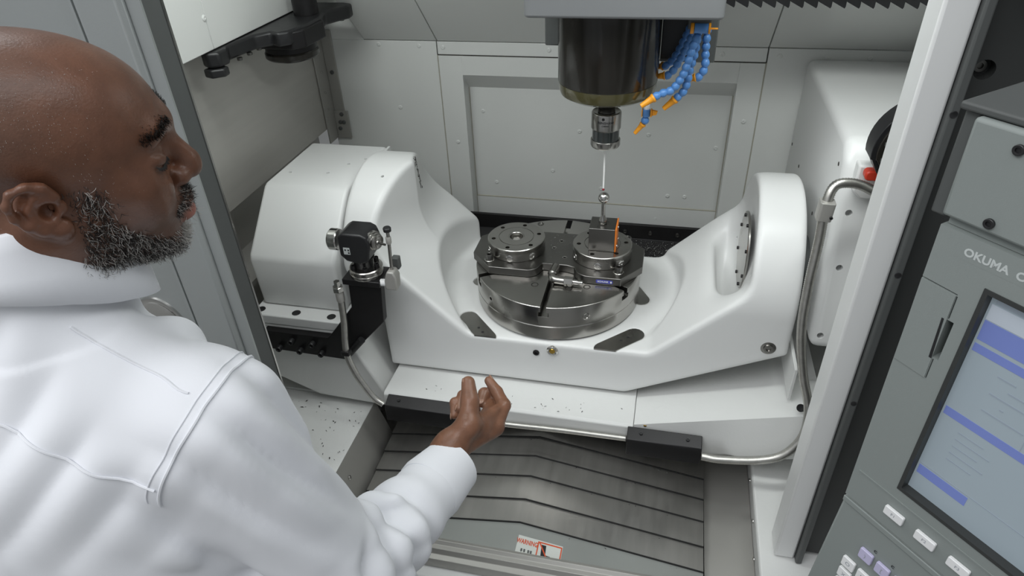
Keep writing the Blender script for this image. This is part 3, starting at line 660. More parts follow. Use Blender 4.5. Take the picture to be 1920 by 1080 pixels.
# ------------------------------------------------------------------ calibration block and sphere
blk = thing('calibration_block', 'dark steel cube block with an orange edge standing on the clamping module', 'block', (0.107, 0.0, 0.0527))
build(MB().prism([(0.077, 0.0533), (0.137, 0.0533), (0.137, 0.112), (0.077, 0.112)], 'y', -0.03, 0.028), 'block', 'steel_dark', blk, 0.0012)
build(MB().box(0.1372, 0.1405, -0.0305, 0.0285, 0.0533, 0.113), 'orange_plate', 'orange_label', blk, 0.0008)
shared('screw', socket_screw(0.003, 0.0025), 'steel_bright', [(0.1405, -0.018, 0.064), (0.1405, 0.016, 0.064), (0.1405, 0.0, 0.104)], blk, qdir((1, 0, 0)))
sph = thing('calibration_sphere', 'polished steel calibration sphere on a short stem atop the cube block', 'sphere', (0.106, 0.0, 0.1122))
build(MB().lathe([(0.009, 0.1122), (0.0095, 0.113), (0.0095, 0.118), (0.0085, 0.124), (0.0052, 0.129), (0.0045, 0.135), (0.0045, 0.160), (0.005, 0.168), (0.003, 0.172)], (0.1055, 0.0, 0), (0, 0, 1), 24), 'stem', 'steel', sph)
build(MB().sphere((0.1055, 0.0, 0.1775), 0.0128, 28, 18), 'ball', 'steel_bright', sph)

# ------------------------------------------------------------------ spindle head
SX, SY = 0.1025, 0.0
sp = thing('spindle_head', 'grey spindle head with black glossy spindle cylinder', 'spindle', (SX, SY, 0.415))
build(MB().prism(rrect(-0.034, 0.306, -0.165, 0.094, 0.012), 'z', 0.601, 1.02), 'head_cover', 'grey_paint', sp, 0.005, 3)
build(MB().box(0.15, 0.27, -0.1662, -0.165, 0.637, 0.72), 'access_plate', 'grey_paint', sp, 0.0004)
build(MB().lathe([(0.02, 0.4175), (0.06, 0.416), (0.085, 0.417), (0.0955, 0.4235), (0.0985, 0.432), (0.0995, 0.447), (0.1, 0.4475)], (SX, SY, 0), (0, 0, 1), 72), 'spindle_ring', 'olive_ring', sp)
build(MB().lathe([(0.0998, 0.448), (0.1005, 0.449), (0.1005, 0.601)], (SX, SY, 0), (0, 0, 1), 72), 'spindle_cover', 'black_gloss', sp)
build(MB().lathe([(0.018, 0.4), (0.026, 0.4), (0.03, 0.408), (0.033, 0.4164)], (SX, SY, 0), (0, 0, 1), 32), 'spindle_nose', 'black_oxide', sp)
build(MB().box(-0.03, 0.0, 0.02, 0.16, 0.505, 0.6005), 'rear_block', 'charcoal2', sp, 0.003)
build(MB().box(0.202, 0.312, 0.075, 0.19, 0.462, 0.6005), 'rear_block', 'charcoal2', sp, 0.003)
build(MB().box(0.204, 0.258, 0.070, 0.0748, 0.470, 0.6005), 'rear_plate', 'black', sp)

# touch probe held in the spindle
pb_ = thing('touch_probe', 'cylindrical steel touch probe with white stylus hanging from the spindle', 'probe', (SX, SY, 0.385))
PX = 0.1035
build(MB().lathe([(0.0, 0.3995), (0.021, 0.3995), (0.022, 0.396), (0.019, 0.390), (0.017, 0.385), (0.018, 0.3795), (0, 0.3795)], (PX, SY, 0), (0, 0, 1), 32), 'shank', 'steel_dark', pb_)
body = build(MB().lathe([(0.0, 0.379), (0.020, 0.3785), (0.0285, 0.381), (0.0305, 0.3795), (0.0315, 0.377), (0.0315, 0.345), (0.0295, 0.3425), (0.0, 0.3425)], (PX, SY, 0), (0, 0, 1), 48), 'probe_body', 'steel', pb_)
build(MB().lathe([(0.0, 0.3423), (0.0288, 0.3423), (0.0288, 0.319), (0.0, 0.319)], (PX, SY, 0), (0, 0, 1), 48), 'window_band', 'lens', pb_)
build(MB().lathe([(0.0, 0.3188), (0.0308, 0.3195), (0.0318, 0.3185), (0.0318, 0.307), (0.030, 0.3035), (0.024, 0.3015), (0.010, 0.301), (0.0, 0.301)], (PX, SY, 0), (0, 0, 1), 48), 'end_ring', 'steel', pb_)
st_ = build(MB().lathe([(0.0035, 0.3009), (0.0035, 0.294), (0.0022, 0.292), (0.0, 0.292)], (PX, SY, 0), (0, 0, 1), 16), 'stylus', 'steel_dark', pb_)
build(MB().cyl((PX, SY, 0.2925), (PX, SY, 0.201), 0.0020, 14), 'stylus_rod', 'ceramic', st_)
build(MB().sphere((PX, SY, 0.1975), 0.003, 16, 10), 'stylus_ball', 'ruby', st_)
def wrapped(a0, z0, r):
    def fn(x, y, z):
        a = a0 + x / r; rr = r + 0.0003 + z
        return Vector((PX + rr * math.sin(a), SY - rr * math.cos(a), z0 + y))
    return fn
build(text_mesh('RENISHAW', 0.0072, wrapped(0.06, 0.3640, 0.0315), 0.00005, 0.95, 0.00012), 'lettering', 'ink', body)
build(text_mesh('OMP60', 0.0048, wrapped(0.04, 0.3575, 0.0315), 0.00005, 1.0, 0.0001), 'lettering', 'ink', body)
shared('set_screw', hole(0.0028), 'black', [(PX + 0.0316 * math.sin(a), SY - 0.0316 * math.cos(a), 0.372) for a in (-0.1,)], pb_, qdir((-0.1, -1, 0)))

# ------------------------------------------------------------------ coolant hoses
bead = MB().lathe([(0.0045, -0.0075), (0.0060, -0.0060), (0.0078, -0.002), (0.0082, 0.001), (0.0074, 0.0042), (0.0058, 0.0062), (0.0056, 0.0075)], seg=16).mesh('hose_segment')
finish(bead, 'blue', 60)
nozm = MB().lathe([(0.0058, -0.002), (0.0086, -0.0015), (0.0088, 0.002), (0.0072, 0.004), (0.0062, 0.012), (0.0048, 0.029), (0.0034, 0.029), (0.003, 0.02), (0.0, 0.02)], seg=18).mesh('nozzle')
finish(nozm, 'orange', 40)
def coolant_hose(label, pts, nozzle_to, scale=1.0):
    P, L = smooth_path(pts, 60); n = max(3, int(round(L / (0.0122 * scale))))
    S, _ = smooth_path(pts, n)
    t = thing('coolant_hose', label, 'hose', tuple(S[0]), 'segmented coolant hoses beside the spindle')
    for i in range(n):
        d = Vector(S[min(i + 1, n - 1)]) - Vector(S[max(i - 1, 0)])
        o = bpy.data.objects.new('hose_segment', bead); COL.objects.link(o); o.location = S[i]; o.scale = (scale,) * 3
        o.rotation_mode = 'QUATERNION'; o.rotation_quaternion = qdir(d); attach(o, t)
    d = Vector(nozzle_to) - Vector(S[-1])
    o = bpy.data.objects.new('nozzle', nozm); COL.objects.link(o); o.location = Vector(S[-1]) + d.normalized() * 0.007
    o.scale = (scale, scale, scale * max(0.45, min(1.2, (d.length - 0.007) / (0.029 * scale)))); o.rotation_mode = 'QUATERNION'; o.rotation_quaternion = qdir(d); attach(o, t)
    return t
hA = coolant_hose('blue segmented coolant hose curving left to an orange nozzle against the spindle ring', [(0.268, -0.063, 0.547), (0.263, -0.064, 0.533), (0.257, -0.066, 0.504), (0.250, -0.066, 0.479), (0.234, -0.066, 0.452), (0.213, -0.070, 0.444), (0.205, -0.072, 0.440)], (0.177, -0.082, 0.422))
coolant_hose('blue segmented coolant hose with the lowest hanging orange nozzle, free of the spindle', [(0.270, -0.040, 0.552), (0.268, -0.042, 0.515), (0.262, -0.044, 0.483), (0.260, -0.045, 0.458), (0.254, -0.045, 0.440), (0.245, -0.045, 0.430)], (0.220, -0.047, 0.406))
coolant_hose('blue segmented coolant hose hanging in a hook with its orange nozzle turned inward', [(0.286, -0.026, 0.552), (0.287, -0.026, 0.535), (0.288, -0.026, 0.511), (0.290, -0.03, 0.490), (0.286, -0.03, 0.470), (0.281, -0.03, 0.466)], (0.262, -0.03, 0.461))
coolant_hose('shaded blue coolant hose in front of the black rear plate, upper of the two', [(0.260, 0.036, 0.552), (0.248, 0.042, 0.518), (0.236, 0.04, 0.490), (0.222, 0.04, 0.468), (0.216, 0.04, 0.465)], (0.207, 0.045, 0.462))
coolant_hose('shaded blue coolant hose beside the spindle, bending under the upper one', [(0.268, 0.012, 0.552), (0.254, 0.018, 0.512), (0.242, 0.020, 0.482), (0.231, 0.020, 0.461), (0.222, 0.020, 0.452)], (0.209, 0.020, 0.450))
# manifold under the head
mf = thing('coolant_manifold', 'blue and orange coolant manifold under the spindle head edge', 'manifold', (0.272, -0.03, 0.58))
build(MB().box(0.250, 0.292, -0.068, 0.045, 0.562, 0.6005), 'manifold_block', 'charcoal2', mf, 0.003)
build(MB().cyl((0.262, -0.072, 0.566), (0.286, -0.072, 0.566), 0.0085, 18), 'valve_body', 'blue', mf)
build(MB().cyl((0.255, -0.072, 0.566), (0.261, -0.072, 0.566), 0.0095, 18), 'valve_cap', 'orange', mf)
vk = build(MB().cyl((0.2865, -0.072, 0.566), (0.290, -0.072, 0.566), 0.0095, 18), 'valve_cap', 'orange', mf)
build(MB().box(0.290, 0.303, -0.0735, -0.0705, 0.5645, 0.5675), 'valve_lever', 'orange', vk, 0.0008)
# small drop nozzle under the spindle ring
dn = thing('drop_nozzle', 'short white and blue coolant drop with orange valve under the spindle ring', 'nozzle', (0.187, -0.04, 0.38))
build(MB().cyl((0.187, -0.04, 0.4160), (0.187, -0.04, 0.402), 0.0062, 16), 'white_sleeve', 'white_plastic', dn)
build(MB().lathe([(0.0072, 0), (0.0078, 0.002), (0.0078, 0.014), (0.007, 0.0155)], (0.187, -0.04, 0.3865), (0, 0, 1), 18), 'valve_body', 'blue', dn)
build(MB().box(0.1775, 0.1795, -0.047, -0.033, 0.387, 0.401), 'valve_cap', 'orange', dn, 0.001)
vk = build(MB().box(0.195, 0.198, -0.047, -0.033, 0.387, 0.401), 'valve_cap', 'orange', dn, 0.001)
build(MB().prism([(0.198, 0.389), (0.207, 0.391), (0.209, 0.398), (0.198, 0.400)], 'y', -0.044, -0.036), 'valve_lever', 'orange', vk, 0.0008)
build(MB().sphere((0.1855, -0.04, 0.378), 0.0082, 18, 12), 'ball_joint', 'blue', dn)
d = Vector((0.164, -0.042, 0.347)) - Vector((0.183, -0.04, 0.372))
o = bpy.data.objects.new('nozzle', nozm); COL.objects.link(o); o.location = (0.1815, -0.04, 0.3695); o.scale = (0.8, 0.8, 0.85); o.rotation_mode = 'QUATERNION'; o.rotation_quaternion = qdir(d); attach(o, dn)

# ------------------------------------------------------------------ left trunnion housing
lh = thing('left_trunnion_housing', 'white cast housing left of the cradle behind the black tool setter bracket', 'housing', (-0.58, -0.05, -0.085))
lh.name = 'trunnion_housing'
prof = [(0.155, 0.205), (-0.088, 0.205), (-0.100, 0.200), (-0.222, 0.085), (-0.228, 0.070), (-0.222, -0.060), (-0.262, -0.075), (-0.2635, -0.084), (0.155, -0.084)]
mb = MB()
for xx, k in ((-0.694, 0), (-0.676, 1), (-0.474, 1)): pass
# body tapers a little at its left side
body_ = MB().prism(prof[:5] + [(-0.222, -0.058), (0.155, -0.058)], 'x', -0.690, -0.474)
hb_ = build(body_, 'housing_body', 'white', lh, 0.010, 4)
drill(hb_, [(p, (0, 0, 1), 0.004, 0.012) for p in ((-0.655, -0.03, 0.205), (-0.56, -0.02, 0.205), (-0.50, 0.07, 0.205), (-0.53, 0.035, 0.205))])
build(MB().box(-0.700, -0.470, -0.264, 0.155, -0.084, -0.0575), 'flange', 'white', lh, 0.003)
shared('bolt', MB().lathe([(0.0105, -0.001), (0.0105, 0.0005), (0.009, 0.0010), (0.0085, 0.0005), (0.005, 0.0006), (0.0045, 0.0003), (0, 0.0003)], seg=22), 'black', [(-0.684, -0.244, -0.0573), (-0.591, -0.244, -0.0573), (-0.500, -0.244, -0.0573)], lh)
build(MB().prism([(0.10, 0.2053), (0.155, 0.2053), (0.155, 0.06), (0.13, 0.06)], 'x', -0.473, -0.4665), 'rear_shield', 'white', lh, 0.001)
build(MB().lathe([(0.0, 0.0), (0.108, 0.0), (0.108, 0.0085), (0.0, 0.0085)], (-0.474, 0.0, 0.034), (1, 0, 0), 48), 'seal_ring', 'rubber', lh)

# ------------------------------------------------------------------ right trunnion housing
rh = thing('right_trunnion_housing', 'tall white sheet housing right of the cradle with braided hose in front', 'housing', (0.68, 0.1, -0.03))
rh.name = 'trunnion_housing'
pr2 = [(YB - 0.004, 0.372), (-0.085, 0.378), (-0.118, 0.345), (-0.135, 0.26), (-0.207, -0.030), (YB - 0.004, -0.030)]
hb_ = build(MB().prism(pr2, 'x', 0.556, 0.797), 'housing_body', 'white', rh, 0.018, 4)
build(MB().prism([(0.575, 0.352), (0.575, 0.30), (0.59, 0.285), (0.79, 0.285), (0.79, 0.352)], 'y', -0.148, -0.118), 'front_plate', 'white', rh, 0.004)
build(MB().lathe([(0.0, 0.0), (0.076, 0.0), (0.076, 0.034), (0.0, 0.034)], (0.5217, 0.0, 0.034), (1, 0, 0), 48), 'bearing_neck', 'charcoal2', rh)
lq = qdir((-1, 0, 0))
shared('screw', hole(0.0038), 'grime', [(0.5557, 0.414, 0.158), (0.5557, 0.272, 0.159), (0.5557, -0.083, 0.325), (0.5557, 0.027, 0.159), (0.5557, -0.10, 0.16)], rh, lq)
fn_ = lambda z: -0.135 - (0.26 - z) * (0.072 / 0.29) - 0.0004
fqq = qdir((0, -0.97, 0.24))
drill(hb_, [((x, fn_(z), z), (0, -0.97, 0.24), 0.0065, 0.02) for x, z in ((0.582, 0.25), (0.585, 0.143), (0.575, 0.0))])
shared('screw', hole(0.003), 'grime', [(0.60, -0.1185 - .006, 0.366)], rh, qdir((0, -0.7, 0.7)))
bz = build(MB().lathe([(0.013, -0.001), (0.013, 0.002), (0.010, 0.003), (0.009, 0.001), (0, 0.001)], (0.621, fn_(0.035), 0.035), (0, -0.97, 0.24), 24), 'sight_plug', 'steel_dark', rh)
build(MB().lathe([(0.008, 0), (0.007, 0.002), (0, 0.002)], (0.621, fn_(0.035) - 0.001, 0.035), (0, -0.97, 0.24), 20), 'glass', 'brass', bz)
# motor end cap, black
mc = thing('encoder_motor', 'black ribbed motor end cap bolted to the right housing beside the white post', 'motor', (0.65, -0.17, 0.34))
circ = [(0.662 + 0.088 * math.cos(a), 0.400 + 0.088 * math.sin(a)) for a in np.linspace(math.radians(20), math.radians(190), 24)] + [(0.578, 0.385), (0.590, 0.362), (0.612, 0.338), (0.74, 0.338)]
build(MB().prism(circ, 'y', -0.198, -0.152), 'motor_cap', 'black', mc, 0.004, 3)
build(MB().prism([(0.664 + (p[0] - 0.664) * 0.92, 0.400 + (p[1] - 0.400) * 0.92) for p in circ], 'y', -0.204, -0.1981), 'front_face', 'black_gloss', mc, 0.002)
for z in (0.414, 0.385): build(MB().box(0.589, 0.73, -0.2085, -0.2042, z, z + 0.006), 'rib', 'charcoal2', mc)
build(MB().box(0.594, 0.73, -0.2065, -0.2042, 0.392, 0.413), 'grille', 'black', mc)
build(text_mesh('\u2666', 0.012, lambda x, y, z: Vector((0.612 + x, -0.2088 - z, 0.417 + y)), 0.0001), 'emblem', 'ink_silver', mc)
build(MB().prism(rrect(0.582, 0.66, 0.333, 0.352, 0.008), 'y', -0.172, -0.1505), 'red_cap', 'red', mc, 0.003)
# ------------------------------------------------------------------ braided hoses and guards
def braided(name, label, pts, r, loc, group=None):
    P, L = smooth_path(pts, 8); n = int(L / 0.0021); P, L = smooth_path(pts, n)
    rr = [r * (1.0 + 0.06 * (1 if (i // 1) % 2 else -1)) for i in range(n)]
    t = thing(name, label, 'hose', loc, group)
    build(MB().tube(P, rr, 14), 'braid', 'hose', t, 0, 2, 80)
    return t, P
h1, _ = braided('braided_hose', 'long braided steel hose looping down the right housing to the black guard block', [(0.640, -0.182, 0.293), (0.622, -0.186, 0.307), (0.581, -0.193, 0.332), (0.551, -0.196, 0.339), (0.529, -0.200, 0.332), (0.520, -0.212, 0.300), (0.521, -0.222, 0.234), (0.518, -0.242, 0.140), (0.521, -0.262, 0.053), (0.539, -0.283, -0.037), (0.559, -0.306, -0.102), (0.558, -0.328, -0.158), (0.528, -0.345, -0.203), (0.480, -0.347, -0.229), (0.408, -0.337, -0.253), (0.3700, -0.332, -0.257)], 0.0088, (0.54, -0.28, -0.03), 'braided steel hoses')
build(MB().prism(rrect(-0.013, 0.013, -0.0135, 0.0135, 0.005), 'z', -0.018, 0.018).xf(Matrix.Translation((0.5205, -0.213, 0.292)) @ Matrix.Rotation(0.05, 4, 'Y')), 'hose_clamp', 'gutter', h1, 0.001)
shared('screw', socket_screw(0.003, 0.003), 'black', [(0.530, -0.2268, 0.284)], h1, fq)
braided('braided_hose', 'straight braided steel hose running along the front lip of the white base beam', [(0.207, -0.3135, -0.254), (0.069, -0.3135, -0.256), (-0.069, -0.3135, -0.262), (-0.18, -0.3135, -0.262)], 0.0068, (0, -0.3135, -0.256), 'braided steel hoses')
h3, _ = braided('braided_hose', 'short braided steel hose dropping from the tool setter to the left guard block', [(-0.433, -0.2955, 0.034), (-0.4365, -0.2975, -0.023), (-0.4385, -0.3130, -0.098), (-0.425, -0.3200, -0.150), (-0.405, -0.322, -0.195), (-0.386, -0.324, -0.225), (-0.3660, -0.325, -0.240)], 0.0075, (-0.41, -0.31, -0.12), 'braided steel hoses')
build(MB().lathe([(0.0085, 0), (0.0095, 0.003), (0.0095, 0.024), (0.008, 0.027)], (-0.433, -0.2955, 0.034), (0.0, 0.0, 1), 18), 'ferrule', 'gutter', h3)
build(MB().lathe([(0.0115, 0), (0.012, 0.001), (0.012, 0.012), (0.011, 0.013), (0.007, 0.013), (0.007, 0.026), (0.0, 0.026)], (-0.433, -0.2970, 0.0613), (0.0, 0.0, 1), 6), 'hex_nut', 'steel_bright', h3, 0, 2, 20)
build(MB().prism(rrect(-0.010, 0.010, -0.010, 0.010, 0.003), 'z', -0.006, 0.006).xf(Matrix.Translation((-0.4385, -0.3130, -0.098))), 'hose_clamp', 'black_oxide', h3, 0.001)
def guard(x0, x1, label):
    t = thing('hose_guard', label, 'guard', ((x0 + x1) / 2, -0.325, -0.28), 'black hose guard blocks')
    build(MB().prism([(-0.3045, -0.2235), (-0.334, -0.234), (-0.336, -0.240), (-0.336, -0.280), (-0.3245, -0.280), (-0.3245, -0.246), (-0.3045, -0.240)], 'x', x0, x1), 'guard_body', 'black_oxide', t, 0.0015)
    shared('screw', socket_screw(0.004, 0.003), 'black', [(x, -0.318, -0.2281) for x in (x0 + 0.03, x1 - 0.03)], t, qdir((0, -0.3, 1)))
guard(0.208, 0.368, 'black hose guard block at the corner of the telescopic cover')
guard(-0.358, -0.165, 'black hose guard block behind the raised hand')

# ------------------------------------------------------------------ tool setter on its black bracket
ts = thing('tool_setter', 'black tool setter probe on an angled black bracket', 'tool setter', (-0.50, -0.28, -0.14))
arm = [(-0.664, -0.089), (-0.662, -0.144), (-0.462, -0.150), (-0.346, -0.022), (-0.337, 0.082), (-0.413, 0.082), (-0.418, 0.010), (-0.495, -0.089)]
br = build(MB().prism(arm, 'y', -0.2845, -0.2645), 'bracket', 'black_oxide', ts, 0.0015)
build(MB().box(-0.418, -0.332, -0.300, -0.236, 0.0822, 0.096), 'top_plate', 'black_oxide', ts, 0.0015)
shared('socket_screw', socket_screw(0.0075, 0.013), 'black', [(x, -0.2846, z) for x, z in ((-0.63, -0.134), (-0.575, -0.134), (-0.52, -0.135), (-0.592, -0.108), (-0.538, -0.109))], ts, fq)
build(MB().cyl((-0.452, -0.292, -0.130), (-0.405, -0.292, -0.075), 0.0085, 16), 'stud', 'black', ts)
build(MB().lathe([(0.035, 0.0962), (0.036, 0.098), (0.036, 0.104), (0.034, 0.1055), (0.034, 0.107), (0.036, 0.108), (0.036, 0.115), (0.034, 0.117), (0.024, 0.117), (0.0, 0.117)], (-0.372, -0.268, 0), (0, 0, 1), 44), 'base_disc', 'steel', ts)
shared('socket_screw', socket_screw(0.0055, 0.008), 'black_oxide', [(-0.372 + 0.027 * math.cos(a), -0.268 + 0.027 * math.sin(a), 0.1171) for a in (-2.4, -1.2, -0.1, 1.0, 2.2)], ts)
build(MB().lathe([(0.020, 0.1172), (0.021, 0.13), (0.026, 0.14), (0.0, 0.14)], (-0.376, -0.268, 0), (0, 0, 1), 24), 'neck', 'black', ts)
bodyp = [(-0.398, 0.142), (-0.366, 0.136), (-0.348, 0.146), (-0.344, 0.165), (-0.340, 0.185), (-0.345, 0.202), (-0.357, 0.208), (-0.398, 0.208), (-0.410, 0.200), (-0.410, 0.155)]
hd = build(MB().prism(bodyp, 'y', -0.298, -0.238), 'setter_head', 'black', ts, 0.004, 3)
build(MB().box(-0.3995, -0.3855, -0.2988, -0.2980, 0.160, 0.176), 'print_label', 'ink_silver', hd)
for x, z in ((-0.397, 0.169), (-0.390, 0.169), (-0.390, 0.1625)): build(MB().box(x, x + 0.0035, -0.2992, -0.2989, z, z + 0.0035), 'print_mark', 'ink', hd)
build(MB().lathe([(0.012, -0.02), (0.020, -0.019), (0.021, -0.012), (0.014, 0.0)], (-0.411, -0.268, 0.176), (-1, 0, 0), 28), 'side_collar', 'black', ts)
build(MB().lathe([(0.022, 0.0), (0.0235, 0.002), (0.0235, 0.018), (0.021, 0.021), (0.0, 0.021)], (-0.421, -0.268, 0.176), (-1, 0, 0), 36), 'side_knob', 'steel_bright', ts)
build(MB().lathe([(0.021, 0), (0.021, 0.005), (0.0185, 0.006), (0.0185, 0.011), (0.016, 0.012), (0.016, 0.017), (0.012, 0.019), (0.006, 0.019), (0.005, 0.022), (0.0, 0.022)], (-0.3445, -0.272, 0.184), (0.9, -0.42, 0), 36), 'stylus_mount', 'steel', ts)
build(MB().cyl((-0.326, -0.281, 0.184), (-0.308, -0.289, 0.186), 0.0025, 10), 'stylus_pin', 'steel_dark', ts)
build(MB().tube([(-0.300, -0.286, 0.205), (-0.301, -0.286, 0.186), (-0.304, -0.284, 0.150), (-0.307, -0.282, 0.108)], 0.0036, 12), 'air_pipe', 'steel', ts)
build(MB().lathe([(0.005, 0), (0.006, 0.003), (0.006, 0.014), (0.005, 0.016)], (-0.3008, -0.286, 0.188), (0.02, 0, 1), 14), 'pipe_joint', 'gutter', ts)
build(MB().lathe([(0.004, 0), (0.008, 0.002), (0.0085, 0.009), (0.007, 0.011), (0, 0.011)], (-0.300, -0.286, 0.215), (0, 0, 1), 18), 'nozzle_cap', 'black', ts)
build(MB().cyl((-0.300, -0.286, 0.203), (-0.300, -0.286, 0.216), 0.0036, 12), 'pipe_neck', 'steel', ts)
build(MB().prism([(-0.322, 0.078), (-0.296, 0.076), (-0.294, 0.108), (-0.300, 0.122), (-0.314, 0.122), (-0.322, 0.098)], 'y', -0.296, -0.270), 'fitting_block', 'gutter', ts, 0.003)
build(MB().box(-0.312, -0.296, -0.268, -0.252, 0.112, 0.140), 'rear_fitting', 'charcoal2', ts, 0.002)
build(MB().cyl((-0.333, -0.288, 0.0895), (-0.321, -0.288, 0.0905), 0.008, 16), 'plug', 'white_plastic', ts)

# ------------------------------------------------------------------ tool magazine cover and arm (upper left)
mgc = thing('magazine_cover', 'white sheet metal cover of the tool magazine on the left wall', 'cover', (-0.74, 0.0, 0.53))
build(MB().box(-0.768, -0.700, -0.46, -0.1225, 0.522, 1.03), 'cover_panel', 'white_wall', mgc, 0.0015)
build(MB().box(-0.768, -0.700, -0.1215, 0.44, 0.522, 1.03), 'cover_panel', 'white_wall', mgc, 0.0015)
shared('screw', scr, 'white_wall', [(-0.6999, -0.127, 0.585)], mgc, qdir((1, 0, 0)))
ta = thing('tool_change_arm', 'black tool change arm with gripper and tool pot under the white cover', 'tool changer', (-0.66, 0.15, 0.42))
armp = [(-0.728, -0.135), (-0.704, -0.150), (-0.683, -0.135), (-0.683, -0.105), (-0.696, -0.085), (-0.690, -0.04), (-0.683, 0.0), (-0.658, 0.03), (-0.638, 0.02), (-0.618, 0.04), (-0.603, 0.10), (-0.603, 0.17), (-0.618, 0.22), (-0.603, 0.255), (-0.585, 0.29), (-0.588, 0.318), (-0.613, 0.328), (-0.728, 0.328)]
build(MB().prism(armp, 'z', 0.488, 0.520), 'arm', 'black', ta, 0.006, 3)
build(MB().prism([(-0.722, -0.148), (-0.700, -0.156), (-0.678, -0.138), (-0.680, -0.118), (-0.718, -0.112)], 'z', 0.470, 0.4875), 'gripper_finger', 'black', ta, 0.004, 3)
build(MB().lathe([(0.060, 0.441), (0.064, 0.445), (0.064, 0.455), (0.061, 0.459), (0.0, 0.459)], (-0.668, 0.12, 0), (0, 0, 1), 48), 'tool_pot_ring', 'black_gloss', ta)
build(MB().lathe([(0.061, 0.4595), (0.061, 0.4875), (0.0, 0.4875)], (-0.668, 0.12, 0), (0, 0, 1), 48), 'tool_pot', 'black_oxide', ta)
build(MB().lathe([(0.0, 0.434), (0.038, 0.434), (0.043, 0.4408)], (-0.668, 0.12, 0), (0, 0, 1), 40), 'tool_pot_mouth', 'black', ta)
build(MB().prism([(-0.728, 0.045), (-0.62, 0.045), (-0.598, 0.07), (-0.592, 0.16), (-0.615, 0.185), (-0.728, 0.185)], 'z', 0.476, 0.515), 'gripper_jaw', 'black_oxide', ta, 0.003)
build(MB().lathe([(0.03, 0.5205), (0.03, 0.56), (0.0, 0.56)], (-0.655, 0.20, 0), (0, 0, 1), 32), 'pivot', 'black_oxide', ta)
shared('socket_screw', socket_screw(0.006, 0.006), 'steel_dark', [(-0.690, y, 0.488) for y in (-0.06, -0.02, 0.02)] + [(-0.638, 0.23, 0.488), (-0.612, 0.295, 0.488)], ta, qdir((0, 0, -1)))

# corner bracket strip of the left wall
cbk = thing('corner_bracket', 'grey bolted bracket strip in the corner of stainless wall and rear panel', 'bracket', (-0.765, 0.43, 0.12))
build(MB().box(-0.7695, -0.765, 0.385, 0.4475, 0.10, 0.42), 'wall_strip', 'gutter', cbk, 0.001)
build(MB().box(-0.7645, -0.732, 0.444, 0.4495, 0.10, 0.42), 'rear_strip', 'gutter', cbk, 0.001)
build(MB().box(-0.7645, -0.720, 0.438, 0.4437, 0.10, 0.185), 'foot_plate', 'gutter', cbk, 0.001)
shared('bolt', MB().lathe([(0.006, 0), (0.006, 0.003), (0.004, 0.0045), (0, 0.0045)], seg=14), 'charcoal2', [(-0.740, 0.4378, 0.175), (-0.748, 0.4378, 0.150), (-0.737, 0.4378, 0.150), (-0.752, 0.4378, 0.130), (-0.748, 0.4438, 0.30)], cbk, fq)
shared('bolt', MB().lathe([(0.0035, 0), (0.0035, 0.002), (0, 0.003)], seg=10), 'steel_bright', [(-0.765, 0.41, z) for z in (0.2, 0.25, 0.31, 0.36)], cbk, qdir((1, 0, 0)))

# chip channel behind the cradle
ch = thing('chip_channel', 'black chip channel along the foot of the rear wall', 'channel', (0.1, 0.42, -0.3))
build(MB().prism([(0.44, -0.128), (0.428, -0.128), (0.423, -0.172), (0.36, -0.215), (0.355, -0.205), (0.345, -0.212), (0.355, -0.228), (0.44, -0.24)], 'x', -0.40, 0.50), 'trough', 'black_oxide', ch, 0.001)
build(MB().box(-0.40, 0.50, 0.21, 0.345, -0.33, -0.235), 'rear_deck', 'gutter', ch, 0.002)
shared('stud', socket_screw(0.006, 0.008), 'steel_dark', [(x, 0.4255, -0.148) for x in (0.135, 0.21, 0.29)], ch, fq)

# bellows at the top right
bl = thing('bellows', 'black pleated bellows under the roof edge at the rear', 'bellows', (0.6, 0.25, 0.57))
for k in range(18):
    x = 0.315 + k * 0.026
    build(MB().prism([(x, 0.5715), (x + 0.024, 0.5590), (x + 0.0255, 0.5625), (x + 0.0255, 0.67), (x, 0.67)], 'y', 0.125, 0.155), 'pleat', 'black', bl)

# ------------------------------------------------------------------ loose chips
def chip_field(name, label, n, fn, size, seed, mat='chips'):
    r = random.Random(seed); mb = MB()
    for i in range(n):
        x, y, z = fn(r); s = size * r.uniform(0.5, 1.5); a = r.uniform(0, 6.28); w = s * r.uniform(.18, .4); hh = s * r.uniform(.05, .5)
        dx, dy = math.cos(a) * s, math.sin(a) * s; px, py = -math.sin(a) * w, math.cos(a) * w
        mb.add([(x - dx, y - dy, z), (x + px, y + py, z + hh), (x + dx, y + dy, z + hh * .3), (x - px, y - py, z + hh * .6)], [(0, 1, 2), (0, 2, 3), (0, 3, 1), (1, 3, 2)])
    return tag(build(mb, name, mat, None, 0, 2, 180), label, 'chips', None, 'stuff')
def f_(r):
    x = r.uniform(-0.2, 0.48); return x, r.uniform(0.365, 0.415), -0.212 + (r.uniform(0, 0.02))
chip_field('metal_chips', 'bright metal chips lying in the black chip channel', 1800, lambda r: (r.uniform(-0.2, 0.48), *(lambda t: (0.364 + 0.050 * t, -0.2065 + 0.034 * t))(r.random())), 0.0035, 1)
chip_field('metal_chips', 'small dark chips scattered over the white left shelf of the bed', 90, lambda r: (lambda x: (x, r.uniform(-0.5, -0.27), -0.318 - 0.007 * (x + 0.835) / 0.399 + 0.0008))(r.uniform(-0.70, -0.445)), 0.0028, 2, 'grime')
chip_field('metal_chips', 'fine bright chips scattered over the telescopic cover plates', 60, lambda r: (lambda x, i: (x, ys[i + 1] - 0.004 - r.uniform(0, .004), -0.343 - 0.0045 * (i + 1) - 0.066 / 0.393 * abs(x) + .0006))(r.uniform(-0.38, 0.38), r.randint(0, 4)), 0.0022, 4)
